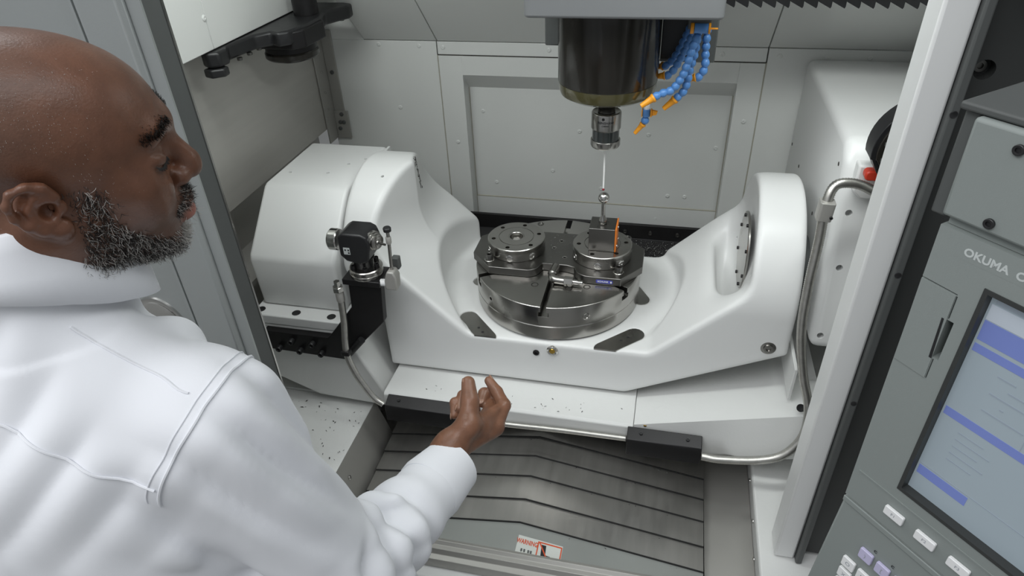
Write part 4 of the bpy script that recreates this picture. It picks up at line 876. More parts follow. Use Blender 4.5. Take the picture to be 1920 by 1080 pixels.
chip_field('metal_chips', 'fine bright chips on the fixture plate and steel table', 70, lambda r: (r.uniform(-0.028, 0.030), r.uniform(-0.045, 0.09), 0.0208), 0.0016, 5)
chip_field('metal_chips', 'tiny chips on the white base beam behind the hand', 26, lambda r: (r.uniform(-0.3, 0.2), r.uniform(-0.29, -0.25), -0.2238), 0.0026, 6, 'grime')

# ------------------------------------------------------------------ control pendant
P0 = Vector((0.494, -0.862, 0.453)); HX = Vector((0.6606, -0.7507, 0)); NX = Vector((-0.7507, -0.6606, 0)); VX = Vector((0, 0, 1))
def pp(h, v, d=0.0): return P0 + HX * h + VX * v + NX * d
PM = Matrix(((HX.x, VX.x, NX.x, P0.x), (HX.y, VX.y, NX.y, P0.y), (HX.z, VX.z, NX.z, P0.z), (0, 0, 0, 1)))   # (h, v, d) -> world
cp = thing('control_pendant', 'grey control pendant with screen and keys in front of the right post', 'control panel', tuple(pp(0.15, -0.45, -0.06)))
def pbox(h0, h1, v0, v1, d0, d1): return MB().box(h0, h1, v0, v1, d0, d1).xf(PM)
def pprism(poly, d0, d1): return MB().prism(poly, 'z', d0, d1).xf(PM)
sw, sh0, sh1 = 0.325, -0.1345, 0.107
main = boolean(pprism([(-0.052, 0.1445), (0.43, 0.1445), (0.43, -0.195), (-0.048, -0.195)], -0.10, 0.0), [pbox(0.0, sw, sh0, sh1, -0.012, 0.02), pbox(-0.0195, -0.0135, 0.024, 0.066, -0.02, 0.01),
    pprism([(-0.0530, 0.0934), (-0.0192, 0.0924), (-0.0192, 0.0911), (-0.0530, 0.0921)], -0.004, 0.01), pprism([(-0.0197, 0.0905), (-0.0186, 0.0905), (-0.0182, 0.0670), (-0.0193, 0.0670)], -0.004, 0.01), pprism([(-0.0182, 0.0230), (-0.0172, 0.0230), (-0.0170, 0.0), (-0.0180, 0.0)], -0.004, 0.01)])
build(main, 'display_housing', 'panel_grey', cp, 0.0025, 2)
sc = build(pbox(0.002, sw - 0.002, sh0 + 0.002, sh1 - 0.002, -0.0125, -0.0085), 'screen', 'screen', cp)
bz = boolean(pbox(-0.0022, sw + 0.0022, sh0 - 0.0022, sh1 + 0.0022, -0.011, 0.0012), [pbox(0.0018, sw - 0.0018, sh0 + 0.0018, sh1 - 0.0018, -0.05, 0.05)])
build(bz, 'bezel', 'charcoal', cp)
def ui(h0, h1, v0, v1, mat, name='display_bar', lift=0.0002): build(pbox(h0, h1, v0, v1, -0.0086, -0.0083 + lift), name, mat, sc)
ui(0.004, 0.318, 0.058, 0.078, 'screen_blue'); ui(0.004, 0.318, 0.046, 0.054, 'screen_blue')
ui(0.004, 0.318, -0.029, -0.020, 'screen_blue'); ui(0.004, 0.052, -0.110, -0.099, 'screen_blue')
ui(0.004, 0.318, 0.079, 0.094, 'screen_pale'); ui(0.004, 0.318, -0.097, -0.0962, 'screen_line', 'display_line')
for k in range(5): ui(0.03 + 0.012 * (k % 2), 0.045 + 0.02 * (k % 3), 0.034 - 0.0095 * k, 0.0355 - 0.0095 * k, 'screen_line', 'display_line')
for k in range(6): ui(0.075, 0.10 + 0.01 * (k % 3), 0.034 - 0.0095 * k, 0.0352 - 0.0095 * k, 'screen_line', 'display_line')
for k in range(5): ui(0.022, 0.045 + 0.008 * (k % 2), -0.04 - 0.0085 * k, -0.0388 - 0.0085 * k, 'screen_line', 'display_line')
ui(0.068, 0.0686, -0.02, 0.04, 'screen_line', 'display_line')
for k in range(3): ui(0.006 + 0.028 * k, 0.028 + 0.028 * k, 0.0955, 0.104, 'screen_line')
# upper box
build(pprism([(-0.0555, 0.2355), (0.43, 0.2355), (0.43, 0.153), (-0.0545, 0.153)], -0.09, 0.0015), 'upper_box', 'panel_grey', cp, 0.003, 2)
build(pbox(-0.072, 0.43, 0.236, 0.2425, -0.10, -0.004), 'top_shelf', 'charcoal2', cp, 0.002)
build(pbox(-0.0695, -0.0560, 0.146, 0.236, -0.10, -0.01), 'side_flange', 'charcoal2', cp, 0.002)
build(pbox(-0.05, 0.43, 0.145, 0.1525, -0.09, -0.006), 'gap_strip', 'panel_grey', cp)
shared('screw', socket_screw(0.0042, 0.0025), 'black', [pp(-0.0175, 0.2225, 0.0015), pp(-0.017, 0.162, 0.0015)], cp, qdir(NX))
build(text_mesh('OKUMA  OSP-P300', 0.0098, lambda x, y, z: pp(0.0135 + x, 0.1308 + y, 0.0002 + z), 0.0001, 1.0, 0.0003), 'lettering', 'ink_silver', cp)
build(pprism([(-0.034, 0.1385), (0.09, 0.1385), (0.085, 0.1235), (-0.036, 0.1235)], 0.00005, 0.0001), 'name_strip', 'panel_grey', cp)
# card door
dr = build(pprism([(-0.0512, 0.0918), (-0.0200, 0.0908), (-0.0185, 0.0005), (-0.0495, 0.0015)], 0.0001, 0.0009), 'card_door', 'panel_grey', cp)
build(pprism([(-0.0236, 0.0660), (-0.0217, 0.0660), (-0.0190, 0.0235), (-0.0214, 0.0235)], 0.0005, 0.0014), 'painted_slot', 'black', dr)  # thin black plate standing in for the dark of the finger slot
# softkey row
build(pprism([(-0.0425, -0.150), (0.43, -0.150), (0.43, -0.1515), (-0.0425, -0.1515)], 0.0001, 0.0012), 'ridge', 'panel_grey', cp)
kk = MB().prism(rrect(-0.0105, 0.0105, -0.0058, 0.0058, 0.0016), 'z', 0, 0.004)
kq = (PM.to_3x3()).to_quaternion()
for i in range(9):
    h = 0.0060 + 0.0342 * i; k_ = shared('soft_key', kk, 'white_plastic', [pp(h, -0.170, 0.0)], cp, kq, 0.0008)[0]
    if i in (0, 1, 2): build(text_mesh('F%d' % (i + 1), 0.0052, lambda x, y, z, h=h: pp(h + x, -0.170 + y, 0.0041 + z), 0.00005), 'key_legend', 'ink_grey', k_)
# keyboard housing below, tilted forward
low = MB().prism([(-0.0485, -0.197), (0.43, -0.197), (0.43, -0.60), (-0.068, -0.60)], 'z', -0.10, -0.001).xf(PM)
build(low, 'keyboard_housing', 'panel_grey', cp, 0.003, 2)
build(pbox(-0.048, 0.43, -0.205, -0.1975, -0.001, 0.0015), 'ridge', 'panel_grey', cp, 0.0008)
kk2 = MB().prism(rrect(-0.0078, 0.0078, -0.0078, 0.0078, 0.0018), 'z', 0, 0.004)
leg = {(0, 0): 'Q', (1, 0): 'W'}
cells = []
for r_ in range(5):
    for c in range(12):
        cells.append((-0.0165 + 0.0195 * c + 0.0 * r_, -0.2860 - 0.0205 * r_, 'white_plastic', {(0, 0): 'O', (0, 1): 'N', (1, 0): 'X', (1, 1): 'Y', (1, 2): 'Z'}.get((r_, c))))
for c in range(10): cells.append((-0.0030 + 0.0203 * c, -0.2535, 'lilac', {0: ')', 1: '['}.get(c)))
for h, v, m_, lg in cells:
    if m_ == 'white_plastic' and v > -0.2870 and h > 0.25: continue
    k_ = shared('key', kk2, m_, [pp(h, v, -0.001)], cp, kq, 0.0008)[0]
    if lg: build(text_mesh(lg, 0.0075, lambda x, y, z, h=h, v=v: pp(h + x, v + y, 0.0031 + z), 0.00005), 'key_legend', 'ink_grey', k_)
for c, m_ in ((0.0035, 'ink'), (0.0245, 'ink')):
    build(text_mesh('C', 0.005, lambda x, y, z, c=c: pp(c + x, -0.2385 + y, 0.0 + z), 0.00005, 1, 0.0002), 'panel_print', m_, cp)
build(pprism(rrect(0.0395, 0.0455, -0.2440, -0.2380, 0.002), -0.001, 0.001), 'indicator_lamp', 'yellow', cp)
build(pprism([(0.0, -0.60), (0.34, -0.60), (0.30, -0.70), (0.05, -0.70)], -0.10, -0.02), 'cable_box', 'charcoal2', cp, 0.004)
pst = build(MB().tube([pp(0.17, -0.66, -0.07), pp(0.17, -1.2, -0.07), (pp(0.17, 0, -0.07).x, pp(0.17, 0, -0.07).y, FLOOR_Z + 0.002)], 0.03, 20), 'stand_post', 'charcoal2', cp)
build(MB().lathe([(0.16, 0), (0.16, 0.012), (0.05, 0.03), (0.03, 0.03)], (pp(0.17, 0, -0.07).x, pp(0.17, 0, -0.07).y, FLOOR_Z + 0.0008), (0, 0, 1), 32), 'stand_foot', 'charcoal2', cp)

# ================================================================== THE PERSON
HC = np.array([-0.3109, -0.9082, 0.6494])
HB = np.array([[0.634, -0.7624, -0.1296], [0.7331, 0.6459, -0.2131], [0.2462, 0.0401, 0.9684]])    # head right, forward, up
def hl(r, f, u): return HC + np.array([r, f, u]) @ HB
TN = np.array([-0.380, -0.955, 0.518]); TR = np.array([0.94, -0.342, 0]); TF = np.array([0.342, 0.94, 0])
TB = np.array([TR, TF, [0, 0, 1]])
def tl(r, f, u): return TN + np.array([r, f, u]) @ TB
SH = np.array([-0.1975, -0.9701, 0.3915]); EL = np.array([-0.1130, -0.9430, 0.0990]); WR = np.array([-0.0558, -0.7115, 0.0703])
WRC = WR + np.array([0.006, -0.0055, -0.0098])     # centre of the cuff opening
SHL = tl(-0.19, 0.0, -0.13); ELL = tl(-0.25, -0.02, -0.41); WRL = tl(-0.24, 0.10, -0.63)

per = thing('person', 'bald man with grey beard in a white shirt reaching his right hand into the machine', 'person', (-0.42, -1.0, FLOOR_Z))

# ---- head (skin)
hd_lo = HC - 0.19; hd_hi = HC + 0.17
G = SDF((HC[0] - 0.19, HC[1] - 0.19, HC[2] - 0.24), (HC[0] + 0.17, HC[1] + 0.17, HC[2] + 0.17), 0.0023)
E_ = lambda c, r, k=0.02, mode='add', B=HB: G.ell(hl(*c), r, B, k, mode)
Cp = lambda a, b, ra, rb, k=0.01, mode='add': G.cap(hl(*a), hl(*b), ra, rb, k, mode)
E_((0, -0.018, 0.038), (0.0760, 0.098, 0.074), 0.0)
E_((0, 0.022, 0.034), (0.065, 0.0625, 0.054), 0.03)
E_((0, 0.030, -0.02), (0.063, 0.060, 0.07), 0.03)
E_((0, 0.022, -0.058), (0.060, 0.060, 0.048), 0.02)
E_((0, 0.060, -0.075), (0.040, 0.036, 0.030), 0.02)
E_((0, 0.080, -0.092), (0.022, 0.020, 0.018), 0.018)
for s_ in (-1, 1):
    E_((s_ * 0.044, 0.060, -0.006), (0.022, 0.024, 0.020), 0.02)
    E_((s_ * 0.036, 0.066, -0.030), (0.022, 0.024, 0.024), 0.02)
    Cp((s_ * 0.060, 0.0, -0.045), (s_ * 0.052, 0.015, -0.082), 0.014, 0.013, 0.03)
    Cp((0, 0.0810, 0.036), (s_ * 0.034, 0.0745, 0.038), 0.011, 0.010, 0.016)
E_((0, 0.078, -0.050), (0.032, 0.026, 0.026), 0.02)
for s_ in (-1, 1): E_((s_ * 0.0355, 0.0945, 0.0205), (0.020, 0.0150, 0.0120), 0.012, 'sub')
for s_ in (-1, 1): E_((s_ * 0.0355, 0.0722, 0.0170), (0.0190, 0.0150, 0.0125), 0.004)
Cp((0, 0.084, 0.026), (0, 0.107, -0.004), 0.0085, 0.0115, 0.010)
E_((0, 0.1085, -0.0125), (0.0145, 0.0125, 0.0115), 0.008)
for s_ in (-1, 1): E_((s_ * 0.0155, 0.097, -0.0165), (0.0090, 0.0115, 0.0088), 0.006)
for s_ in (-1, 1): E_((s_ * 0.0075, 0.104, -0.0262), (0.0042, 0.0060, 0.004), 0.003, 'sub')
for s_ in (-1, 1): Cp((s_ * 0.024, 0.090, -0.014), (s_ * 0.034, 0.080, -0.046), 0.003, 0.003, 0.008, 'sub')
E_((0, 0.0985, -0.0465), (0.022, 0.0130, 0.0075), 0.005)
E_((0, 0.0990, -0.0610), (0.021, 0.0140, 0.0088), 0.005)
Cp((-0.026, 0.090, -0.0535), (0.026, 0.090, -0.0535), 0.0016, 0.0016, 0.004, 'sub')
Cp((-0.012, 0.1125, -0.0535), (0.012, 0.1125, -0.0535), 0.0020, 0.0020, 0.003, 'sub')
E_((0, 0.105, -0.074), (0.020, 0.010, 0.006), 0.008, 'sub')
# lid lines, eyes looking down: curves laid on the skin
lash_roots = []
for s_ in (-1, 1):
    tt = np.linspace(-1, 1, 15)
    def lid(du, dr=0.0, sc=1.0): return G.snap(np.array([hl(s_ * (0.0350 + 0.0155 * sc * t + dr), 0.086 - 0.007 * t - 0.004 * t * t, 0.0115 - 0.0030 * (1 - t * t) + 0.0035 * t + du) for t in tt]))
    L0, L1, L2, L3 = lid(0.0), lid(0.0120, 0, 0.95), lid(-0.0070, 0.003, 0.9), lid(-0.0125, 0.006, 0.8)
    lash_roots.append(L0)
    G.chain(L0, [0.0016] * 15, 0.0020, 'sub')
    G.chain(L1, [0.0010] * 15, 0.0035, 'sub'); G.chain(L2, [0.0008] * 15, 0.0035, 'sub'); G.chain(L3, [0.0006] * 15, 0.0035, 'sub')
# ears
for s_ in (-1, 1):
    def e(a, b, out=0.0):   # ear plane: a toward the back, b up
        ct, st = math.cos(0.30), math.sin(0.30); a, b = 0.84 * (a * ct + b * st), 0.80 * (b * ct - a * st)
        return (s_ * (0.0735 + out + 0.34 * max(a + 0.010, 0)), -0.004 - a, b - 0.004)
    hel = [(-0.006, 0.010), (-0.001, 0.024), (0.010, 0.032), (0.023, 0.031), (0.031, 0.020), (0.032, 0.005), (0.027, -0.010), (0.018, -0.022), (0.008, -0.030)]
    for i in range(len(hel) - 1): Cp(e(*hel[i], 0.006), e(*hel[i + 1], 0.006), 0.0038, 0.0038, 0.003)
    E_(e(0.013, 0.003, 0.001), (0.0070, 0.0165, 0.023), 0.006)
    E_(e(0.004, -0.030, 0.004), (0.0058, 0.0080, 0.0095), 0.006)
    ant = [(0.010, 0.018), (0.019, 0.008), (0.019, -0.006), (0.011, -0.017)]
    E_(e(0.017, 0.010, 0.012), (0.0065, 0.0095, 0.0150), 0.003, 'sub')
    E_(e(0.005, -0.003, 0.010), (0.0110, 0.0075, 0.0090), 0.003, 'sub')
    for i in range(3): Cp(e(*ant[i], 0.0065), e(*ant[i + 1], 0.0065), 0.0030, 0.0030, 0.003)
    E_(e(-0.0055, -0.006, 0.003), (0.0050, 0.0042, 0.0065), 0.004)
# neck and collar hollow
G.cap(hl(0, -0.030, -0.035), tl(0.005, 0.012, -0.02), 0.058, 0.058, 0.03)
G.cap(hl(0, -0.055, -0.01), tl(0.005, -0.008, 0.0), 0.042, 0.048, 0.03)
for s_ in (-1, 1): G.cap(hl(s_ * 0.055, -0.02, -0.045), tl(s_ * 0.03, 0.06, -0.04), 0.020, 0.020, 0.025)
V, F = G.surface()
lp = (V - HC) @ HB.T
def head_colour(lp, V):
    r_, f, u = np.abs(lp[:, 0]), lp[:, 1], lp[:, 2]
    c = np.tile(np.array([0.150, 0.065, 0.037]), (len(lp), 1))
    def mixc(m, col): 
        nonlocal c
        c = c * (1 - m[:, None]) + np.array(col) * m[:, None]
    # shaven hair zone: greyer, cooler
    hz = ss(0.02, -0.05, f - 0.35 * u + 0.02) * ss(-0.05, 0.0, u)
    mixc(0.45 * hz, (0.10, 0.068, 0.055))
    bd = ss(-0.015, -0.05, u) * ss(-0.005, 0.02, f) * (1 - ss(0.100, 0.108, f) * ss(-0.070, -0.060, u))
    mixc(0.35 * bd, (0.06, 0.038, 0.03))
    ear = np.exp(-(((f + 0.016) / 0.022) ** 2 + (u / 0.030) ** 2) * 1.3) * ss(0.070, 0.078, r_)
    mixc(0.8 * ear, (0.18, 0.072, 0.040))
    lips = np.exp(-(((u + 0.0605) / 0.0075) ** 2) - (r_ / 0.021) ** 4) * ss(0.092, 0.098, f)
    lips2 = np.exp(-(((u + 0.0475) / 0.0045) ** 2) - (r_ / 0.020) ** 4) * ss(0.095, 0.101, f)
    mixc(np.clip(lips, 0, 1) * 0.85, (0.36, 0.135, 0.11)); mixc(np.clip(lips2, 0, 1) * 0.6, (0.20, 0.085, 0.065))
    return c
hcol = head_colour(lp, V)

# ---- right forearm and hand (skin)
W0 = WR
hand = dict(CMC=(-0.0500, -0.6956, 0.0905), TM=(-0.0284, -0.6737, 0.1135), TI=(-0.0320, -0.6451, 0.1371), TT=(-0.0397, -0.6225, 0.1539))
I_ = [(0.0020, -0.6321, 0.0729), (0.0092, -0.5953, 0.0867), (-0.0084, -0.5712, 0.0915), (-0.0256, -0.5564, 0.1008)]
M_ = [(-0.0187, -0.6126, 0.0550), (-0.0163, -0.5709, 0.0685), (-0.0316, -0.5706, 0.0832), (-0.0311, -0.5907, 0.0812)]
R_ = [(-0.0376, -0.6096, 0.0483), (-0.0561, -0.5665, 0.0625), (-0.0707, -0.5703, 0.0711), (-0.0702, -0.5937, 0.0646)]
L_ = [(-0.0543, -0.6124, 0.0416), (-0.0759, -0.5775, 0.0541), (-0.0817, -0.5836, 0.0654), (-0.0780, -0.6024, 0.0552)]
H = SDF((-0.17, -0.90, -0.02), (0.06, -0.52, 0.20), 0.0018)
H.cap(EL + 0.25 * (WR - EL), W0 - 0.1 * (WR - EL), 0.040, 0.030, 0.0)
H.cap(W0 - 0.1 * (WR - EL), W0, 0.030, 0.0285, 0.02)
for f_, kr in ((I_, 0.0155), (M_, 0.0160), (R_, 0.0150), (L_, 0.0135)): H.cap(W0 + np.array((-0.004, 0.012, 0.004)), f_[0], 0.021, kr, 0.012)
H.cap(hand['CMC'], hand['TM'], 0.0215, 0.0175, 0.016)
H.cap(W0, hand['CMC'], 0.026, 0.0215, 0.014)
H.cap(hand['TM'], (np.array(I_[0]) + np.array(M_[0])) / 2, 0.014, 0.016, 0.018)
H.cap(hand['TM'], I_[1], 0.009, 0.008, 0.012)
H.cap((np.array(hand['TM']) + np.array(I_[0])) / 2, M_[1], 0.012, 0.010, 0.012)
H.chain([hand['TM'], hand['TI'], hand['TT']], [0.0170, 0.0142, 0.0110], 0.005)
H.chain(I_, [0.0135, 0.0112, 0.0098, 0.0080], 0.004)
H.chain(M_, [0.0140, 0.0112, 0.0100, 0.0084], 0.004)
H.chain(R_, [0.0132, 0.0108, 0.0096, 0.0082], 0.004)
H.chain(L_, [0.0120, 0.0096, 0.0086, 0.0074], 0.004)
Vh, Fh = H.surface()
hc = np.tile(np.array([0.20, 0.092, 0.053]), (len(Vh), 1))
tipd = np.min([np.linalg.norm(Vh - np.array(p), axis=1) for p in (hand['TT'], I_[3], M_[3], R_[3], L_[3])], axis=0)
q = np.exp(-(tipd / 0.016) ** 2)[:, None] * 0.45; hc = hc * (1 - q) + np.array([0.27, 0.14, 0.09]) * q

# ---- left forearm and hand, hanging (skin)
HL = SDF(tl(-0.36, -0.1, -0.86) - 0.08, tl(-0.12, 0.22, -0.42) + 0.08, 0.0035)
HL.cap(ELL + 0.4 * (WRL - ELL), WRL, 0.036, 0.027, 0.0)
dl = (WRL - ELL) / np.linalg.norm(WRL - ELL); sd = TF * 0.9 + TR * 0.2
for k in range(4):
    a = WRL + dl * 0.085 + sd * (0.03 - 0.02 * k); HL.cap(WRL + dl * 0.01, a, 0.021, 0.0125, 0.012)
    b = a + dl * (0.045 - 0.006 * abs(k - 1)) + TR * 0.008; c = b + dl * 0.025 + TR * 0.018; e2 = c + dl * 0.012 + TR * 0.018
    HL.chain([a, b, c, e2], [0.0115, 0.0098, 0.0088, 0.0075], 0.003)
HL.chain([WRL + dl * 0.02 + sd * 0.02, WRL + dl * 0.055 + sd * 0.05, WRL + dl * 0.085 + sd * 0.055 + TR * 0.01, WRL + dl * 0.105 + sd * 0.05 + TR * 0.018], [0.018, 0.0135, 0.0115, 0.009], 0.006)
Vl, Fl = HL.surface()
lc = np.tile(np.array([0.20, 0.092, 0.053]), (len(Vl), 1))
# ---- torso core under the shirt joins head and arms into one body
TC = SDF((-0.80, -1.25, -0.35), (0.02, -0.70, 0.56), 0.012)
TC.ell(tl(0, 0.02, -0.27), (0.165, 0.10, 0.23), TB, 0.0); TC.ell(tl(0, 0.02, -0.50), (0.15, 0.11, 0.18), TB, 0.05)
TC.cap(tl(0, 0.0, 0.02), tl(0, 0, -0.1), 0.055, 0.07, 0.04)
for s0, e0, w0 in ((SH, EL, WR), (SHL, ELL, WRL)):
    TC.cap(tl(0, 0, -0.10), s0, 0.06, 0.050, 0.04); TC.cap(s0, e0, 0.048, 0.038, 0.03); TC.cap(e0, e0 + 0.45 * (w0 - e0), 0.038, 0.034, 0.02)
Vt, Ft = TC.surface()
tcol = np.tile(np.array([0.150, 0.065, 0.037]), (len(Vt), 1))
off = 0; VV = []; FF = []; CC = []
for v_, f_, c_ in ((V, F, hcol), (Vh, Fh, hc), (Vl, Fl, lc), (Vt, Ft, tcol)):
    VV.append(v_); FF.append(f_ + off); CC.append(c_); off += len(v_)
body_o = mesh_from(np.vstack(VV), np.vstack(FF), 'body', 'skin', per, 180, np.vstack(CC))

# ---- fingernails
def nail(tip, prev, up, w, l):
    tip = np.array(tip, float); prev = np.array(prev, float); d = (tip - prev) / np.linalg.norm(tip - prev); up = np.array(up, float); up = up - d * (up @ d); up /= np.linalg.norm(up)
    s0 = np.cross(d, up); c = tip + up * w * 0.80 + d * l * 0.1
    m = Matrix(((s0[0], d[0], up[0], c[0]), (s0[1], d[1], up[1], c[1]), (s0[2], d[2], up[2], c[2]), (0, 0, 0, 1)))
    return MB().sphere((0, 0, 0), 1.0, 14, 8).xf(m @ Matrix.Diagonal((w * 0.72, l * 0.55, w * 0.24, 1)))
for tip, prev, up, w in ((hand['TT'], hand['TI'], (-0.8, 0.3, 0.5), 0.0100), (I_[3], I_[2], (-0.2, 0.8, 0.55), 0.0080), (M_[3], M_[2], (-0.1, -0.2, 1), 0.0080), (R_[3], R_[2], (-0.9, 0, .4), 0.0080), (L_[3], L_[2], (-1, 0, .2), 0.0072)):
    build(nail(tip, prev, up, w, 0.013), 'fingernail', 'nail', body_o)

# ---- hair: beard, moustache, eyebrows, lashes
def strands(name, pts, nrm, dirs, length, rad, mat, seed, curl=0.35):
    r = np.random.RandomState(seed); vs = []; fs = []; n = len(pts)
    nseg = 4; L = length * r.uniform(.55, 1.35, n)
    ax = r.normal(size=(n, 3)); d = dirs / (np.linalg.norm(dirs, axis=1, keepdims=True) + 1e-9)
    p = pts - nrm * 0.0008; rings = []
    for k in range(nseg + 1):
        u = np.cross(d, ax); u /= (np.linalg.norm(u, axis=1, keepdims=True) + 1e-9); w = np.cross(d, u)
        rr = rad * (1 - 0.6 * k / nseg)
        rings.append(np.stack([p + (u * math.cos(a) + w * math.sin(a)) * rr for a in (0, 2.094, 4.189)], 1))
        p = p + d * (L / nseg)[:, None]; d = d + r.normal(size=(n, 3)) * curl * 0.6 - nrm * 0.12 * k + np.cross(d, ax) * curl * 0.3; d /= np.linalg.norm(d, axis=1, keepdims=True)
    A = np.stack(rings, 1)            # n, ring, 3, xyz
    Vv = A.reshape(-1, 3); R3 = (nseg + 1) * 3; base = np.arange(n)[:, None] * R3; Fq = []
    for k in range(nseg):
        for a in range(3):
            b = (a + 1) % 3; Fq.append(base + np.array([k * 3 + a, k * 3 + b, k * 3 + 3 + b, k * 3 + 3 + a]))
    Fq = np.concatenate(Fq)
    o = mesh_from(Vv, Fq, name, mat, per); o['kind'] = 'stuff'; return o
def face_points(mask_fn, n, seed):
    r = np.random.RandomState(seed); f = F; c = V[f].mean(1); l = (c - HC) @ HB.T; w = mask_fn(np.abs(l[:, 0]), l[:, 1], l[:, 2])
    # area weighting
    ar = np.linalg.norm(np.cross(V[f[:, 1]] - V[f[:, 0]], V[f[:, 2]] - V[f[:, 0]]), axis=1); w = w * ar; w = w / w.sum()
    i = r.choice(len(f), n, p=w); t = r.uniform(0, 1, (n, 2, 1))
    P = (V[f[i, 0]] * (1 - t[:, 0]) + V[f[i, 1]] * t[:, 0]) * (1 - t[:, 1]) + (V[f[i, 3]] * (1 - t[:, 0]) + V[f[i, 2]] * t[:, 0]) * t[:, 1]
    return P, G.grad(P)
def beard_mask(r, f, u):
    jaw = ss(0.004, 0.020, f) * ss(-0.020 - 0.9 * np.maximum(f - 0.03, 0) , -0.036 - 0.9 * np.maximum(f - 0.03, 0), u) * ss(-0.108, -0.098, u + 0.12 * (0.07 - f))
    side = np.exp(-((f - 0.022 + 0.1 * u) / 0.012) ** 2) * ss(0.012, -0.006, u) * ss(0.050, 0.056, r) * 0.7
    m = np.maximum(jaw, side); m = m * (r < 0.0745)
    mouth = np.exp(-((r / 0.029) ** 4 + ((u + 0.0555) / 0.0165) ** 4)); return m * (1 - np.clip(1.3 * mouth, 0, 1)) * (f > 0.0)
def mous(r, f, u): return np.exp(-((u + 0.0365 + 0.30 * np.maximum(r - 0.006, 0)) / 0.0062) ** 2) * (r < 0.036) * (f > 0.07) * (1 - np.exp(-((r / 0.02) ** 4 + ((u + 0.0485) / 0.005) ** 4)))
def chinm(r, f, u): return np.exp(-((r / 0.022) ** 2 + ((u + 0.088) / 0.015) ** 2)) * (f > 0.06)
def browm(r, f, u): return np.exp(-((u - (0.0445 + 0.10 * (r - 0.012) - 3.6 * np.maximum(r - 0.03, 0) ** 1.6)) / 0.0036) ** 2) * (r > 0.014) * (r < 0.054) * (f > 0.05)
dn_ = -HB[2] * 0.7 + HB[1] * 0.25
for nm, mk, n, L, rad, mat, sd_ in (('beard', beard_mask, 5600, 0.0075, 0.00032, 'hair_dark', 1), ('beard', beard_mask, 2200, 0.0085, 0.00028, 'hair_grey', 2), ('beard', chinm, 750, 0.010, 0.00030, 'hair_grey', 3), ('moustache', mous, 900, 0.0065, 0.00030, 'hair_dark', 4), ('moustache', mous, 160, 0.0065, 0.00028, 'hair_grey', 5)):
    P, Nn = face_points(mk, n, sd_); strands(nm, P, Nn, Nn * 0.8 + dn_ * 0.8 + np.random.RandomState(sd_).normal(size=P.shape) * 0.45, L, rad, mat, sd_)
P, Nn = face_points(browm, 1000, 6); lp_ = (P - HC) @ HB.T
strands('eyebrow', P, Nn, Nn * 0.35 + np.sign(lp_[:, :1]) * HB[0] * 0.9 + HB[2] * 0.1, 0.0065, 0.00035, 'hair_dark', 6, 0.10)
P = []
for L0 in lash_roots: P.append(smooth_path(L0, 130)[0])
P = np.vstack(P); Nn = G.grad(P)
strands('eyelash', P + HB[1] * 0.0008, Nn, Nn * 0.9 - HB[2] * 0.6, 0.0034, 0.00034, 'hair_dark', 7, 0.1)
def stub(r, f, u): return (ss(0.03, -0.02, f - 0.3 * u) * ss(-0.05, -0.02, u) * (u < 0.115) + 0.5 * np.exp(-(((f - 0.035) / 0.02) ** 2 + ((u - 0.005) / 0.02) ** 2))) * (r > 0.03) * (1 - (np.abs(f + 0.014) < 0.028) * (np.abs(u) < 0.042))
P, Nn = face_points(stub, 2600, 8); strands('stubble', P, Nn, Nn * 0.6 + dn_ * 0.5, 0.0016, 0.00016, 'hair_grey', 8, 0.1)

# ---- shirt
G2 = SDF((-0.80, -1.22, -0.34), (0.03, -0.66, 0.60), 0.0042)
G2.ell(tl(0, -0.012, -0.275), (0.195, 0.146, 0.240), TB, 0.0)
G2.ell(tl(0, -0.035, -0.140), (0.150, 0.090, 0.110), TB, 0.06)
G2.ell(tl(-0.01, 0.015, -0.53), (0.190, 0.165, 0.230), TB, 0.08)
G2.cap(tl(0.045, 0.0, -0.030), SH + np.array((-0.03, -0.005, -0.002)), 0.054, 0.056, 0.05)
G2.cap(tl(-0.045, 0.0, -0.035), SHL, 0.058, 0.064, 0.05)
G2.cap(tl(0.06, 0.07, -0.12), SH + np.array((-0.02, 0.03, -0.03)), 0.050, 0.052, 0.05)
G2.ell(tl(0, 0.0, -0.030), (0.080, 0.078, 0.045), TB, 0.04)
G2.cap(tl(0.0, 0.005, -0.03), tl(0.018, 0.010, 0.040), 0.078, 0.072, 0.03)
for s0, e0, w0 in ((SH, EL, WRC), (SHL, ELL, WRL)):
    G2.cap(s0, e0, 0.068, 0.066, 0.035); G2.cap(e0, e0 + 0.80 * (w0 - e0), 0.066, 0.0465, 0.022)
ua = (EL - SH); uL = np.linalg.norm(ua); ua = ua / uL; fc = WRC - EL; fL = np.linalg.norm(fc); fc = fc / fL
def fold(x): return np.sqrt(np.sin(x * 0.5) ** 2 + 0.05) * 2 - 1.2
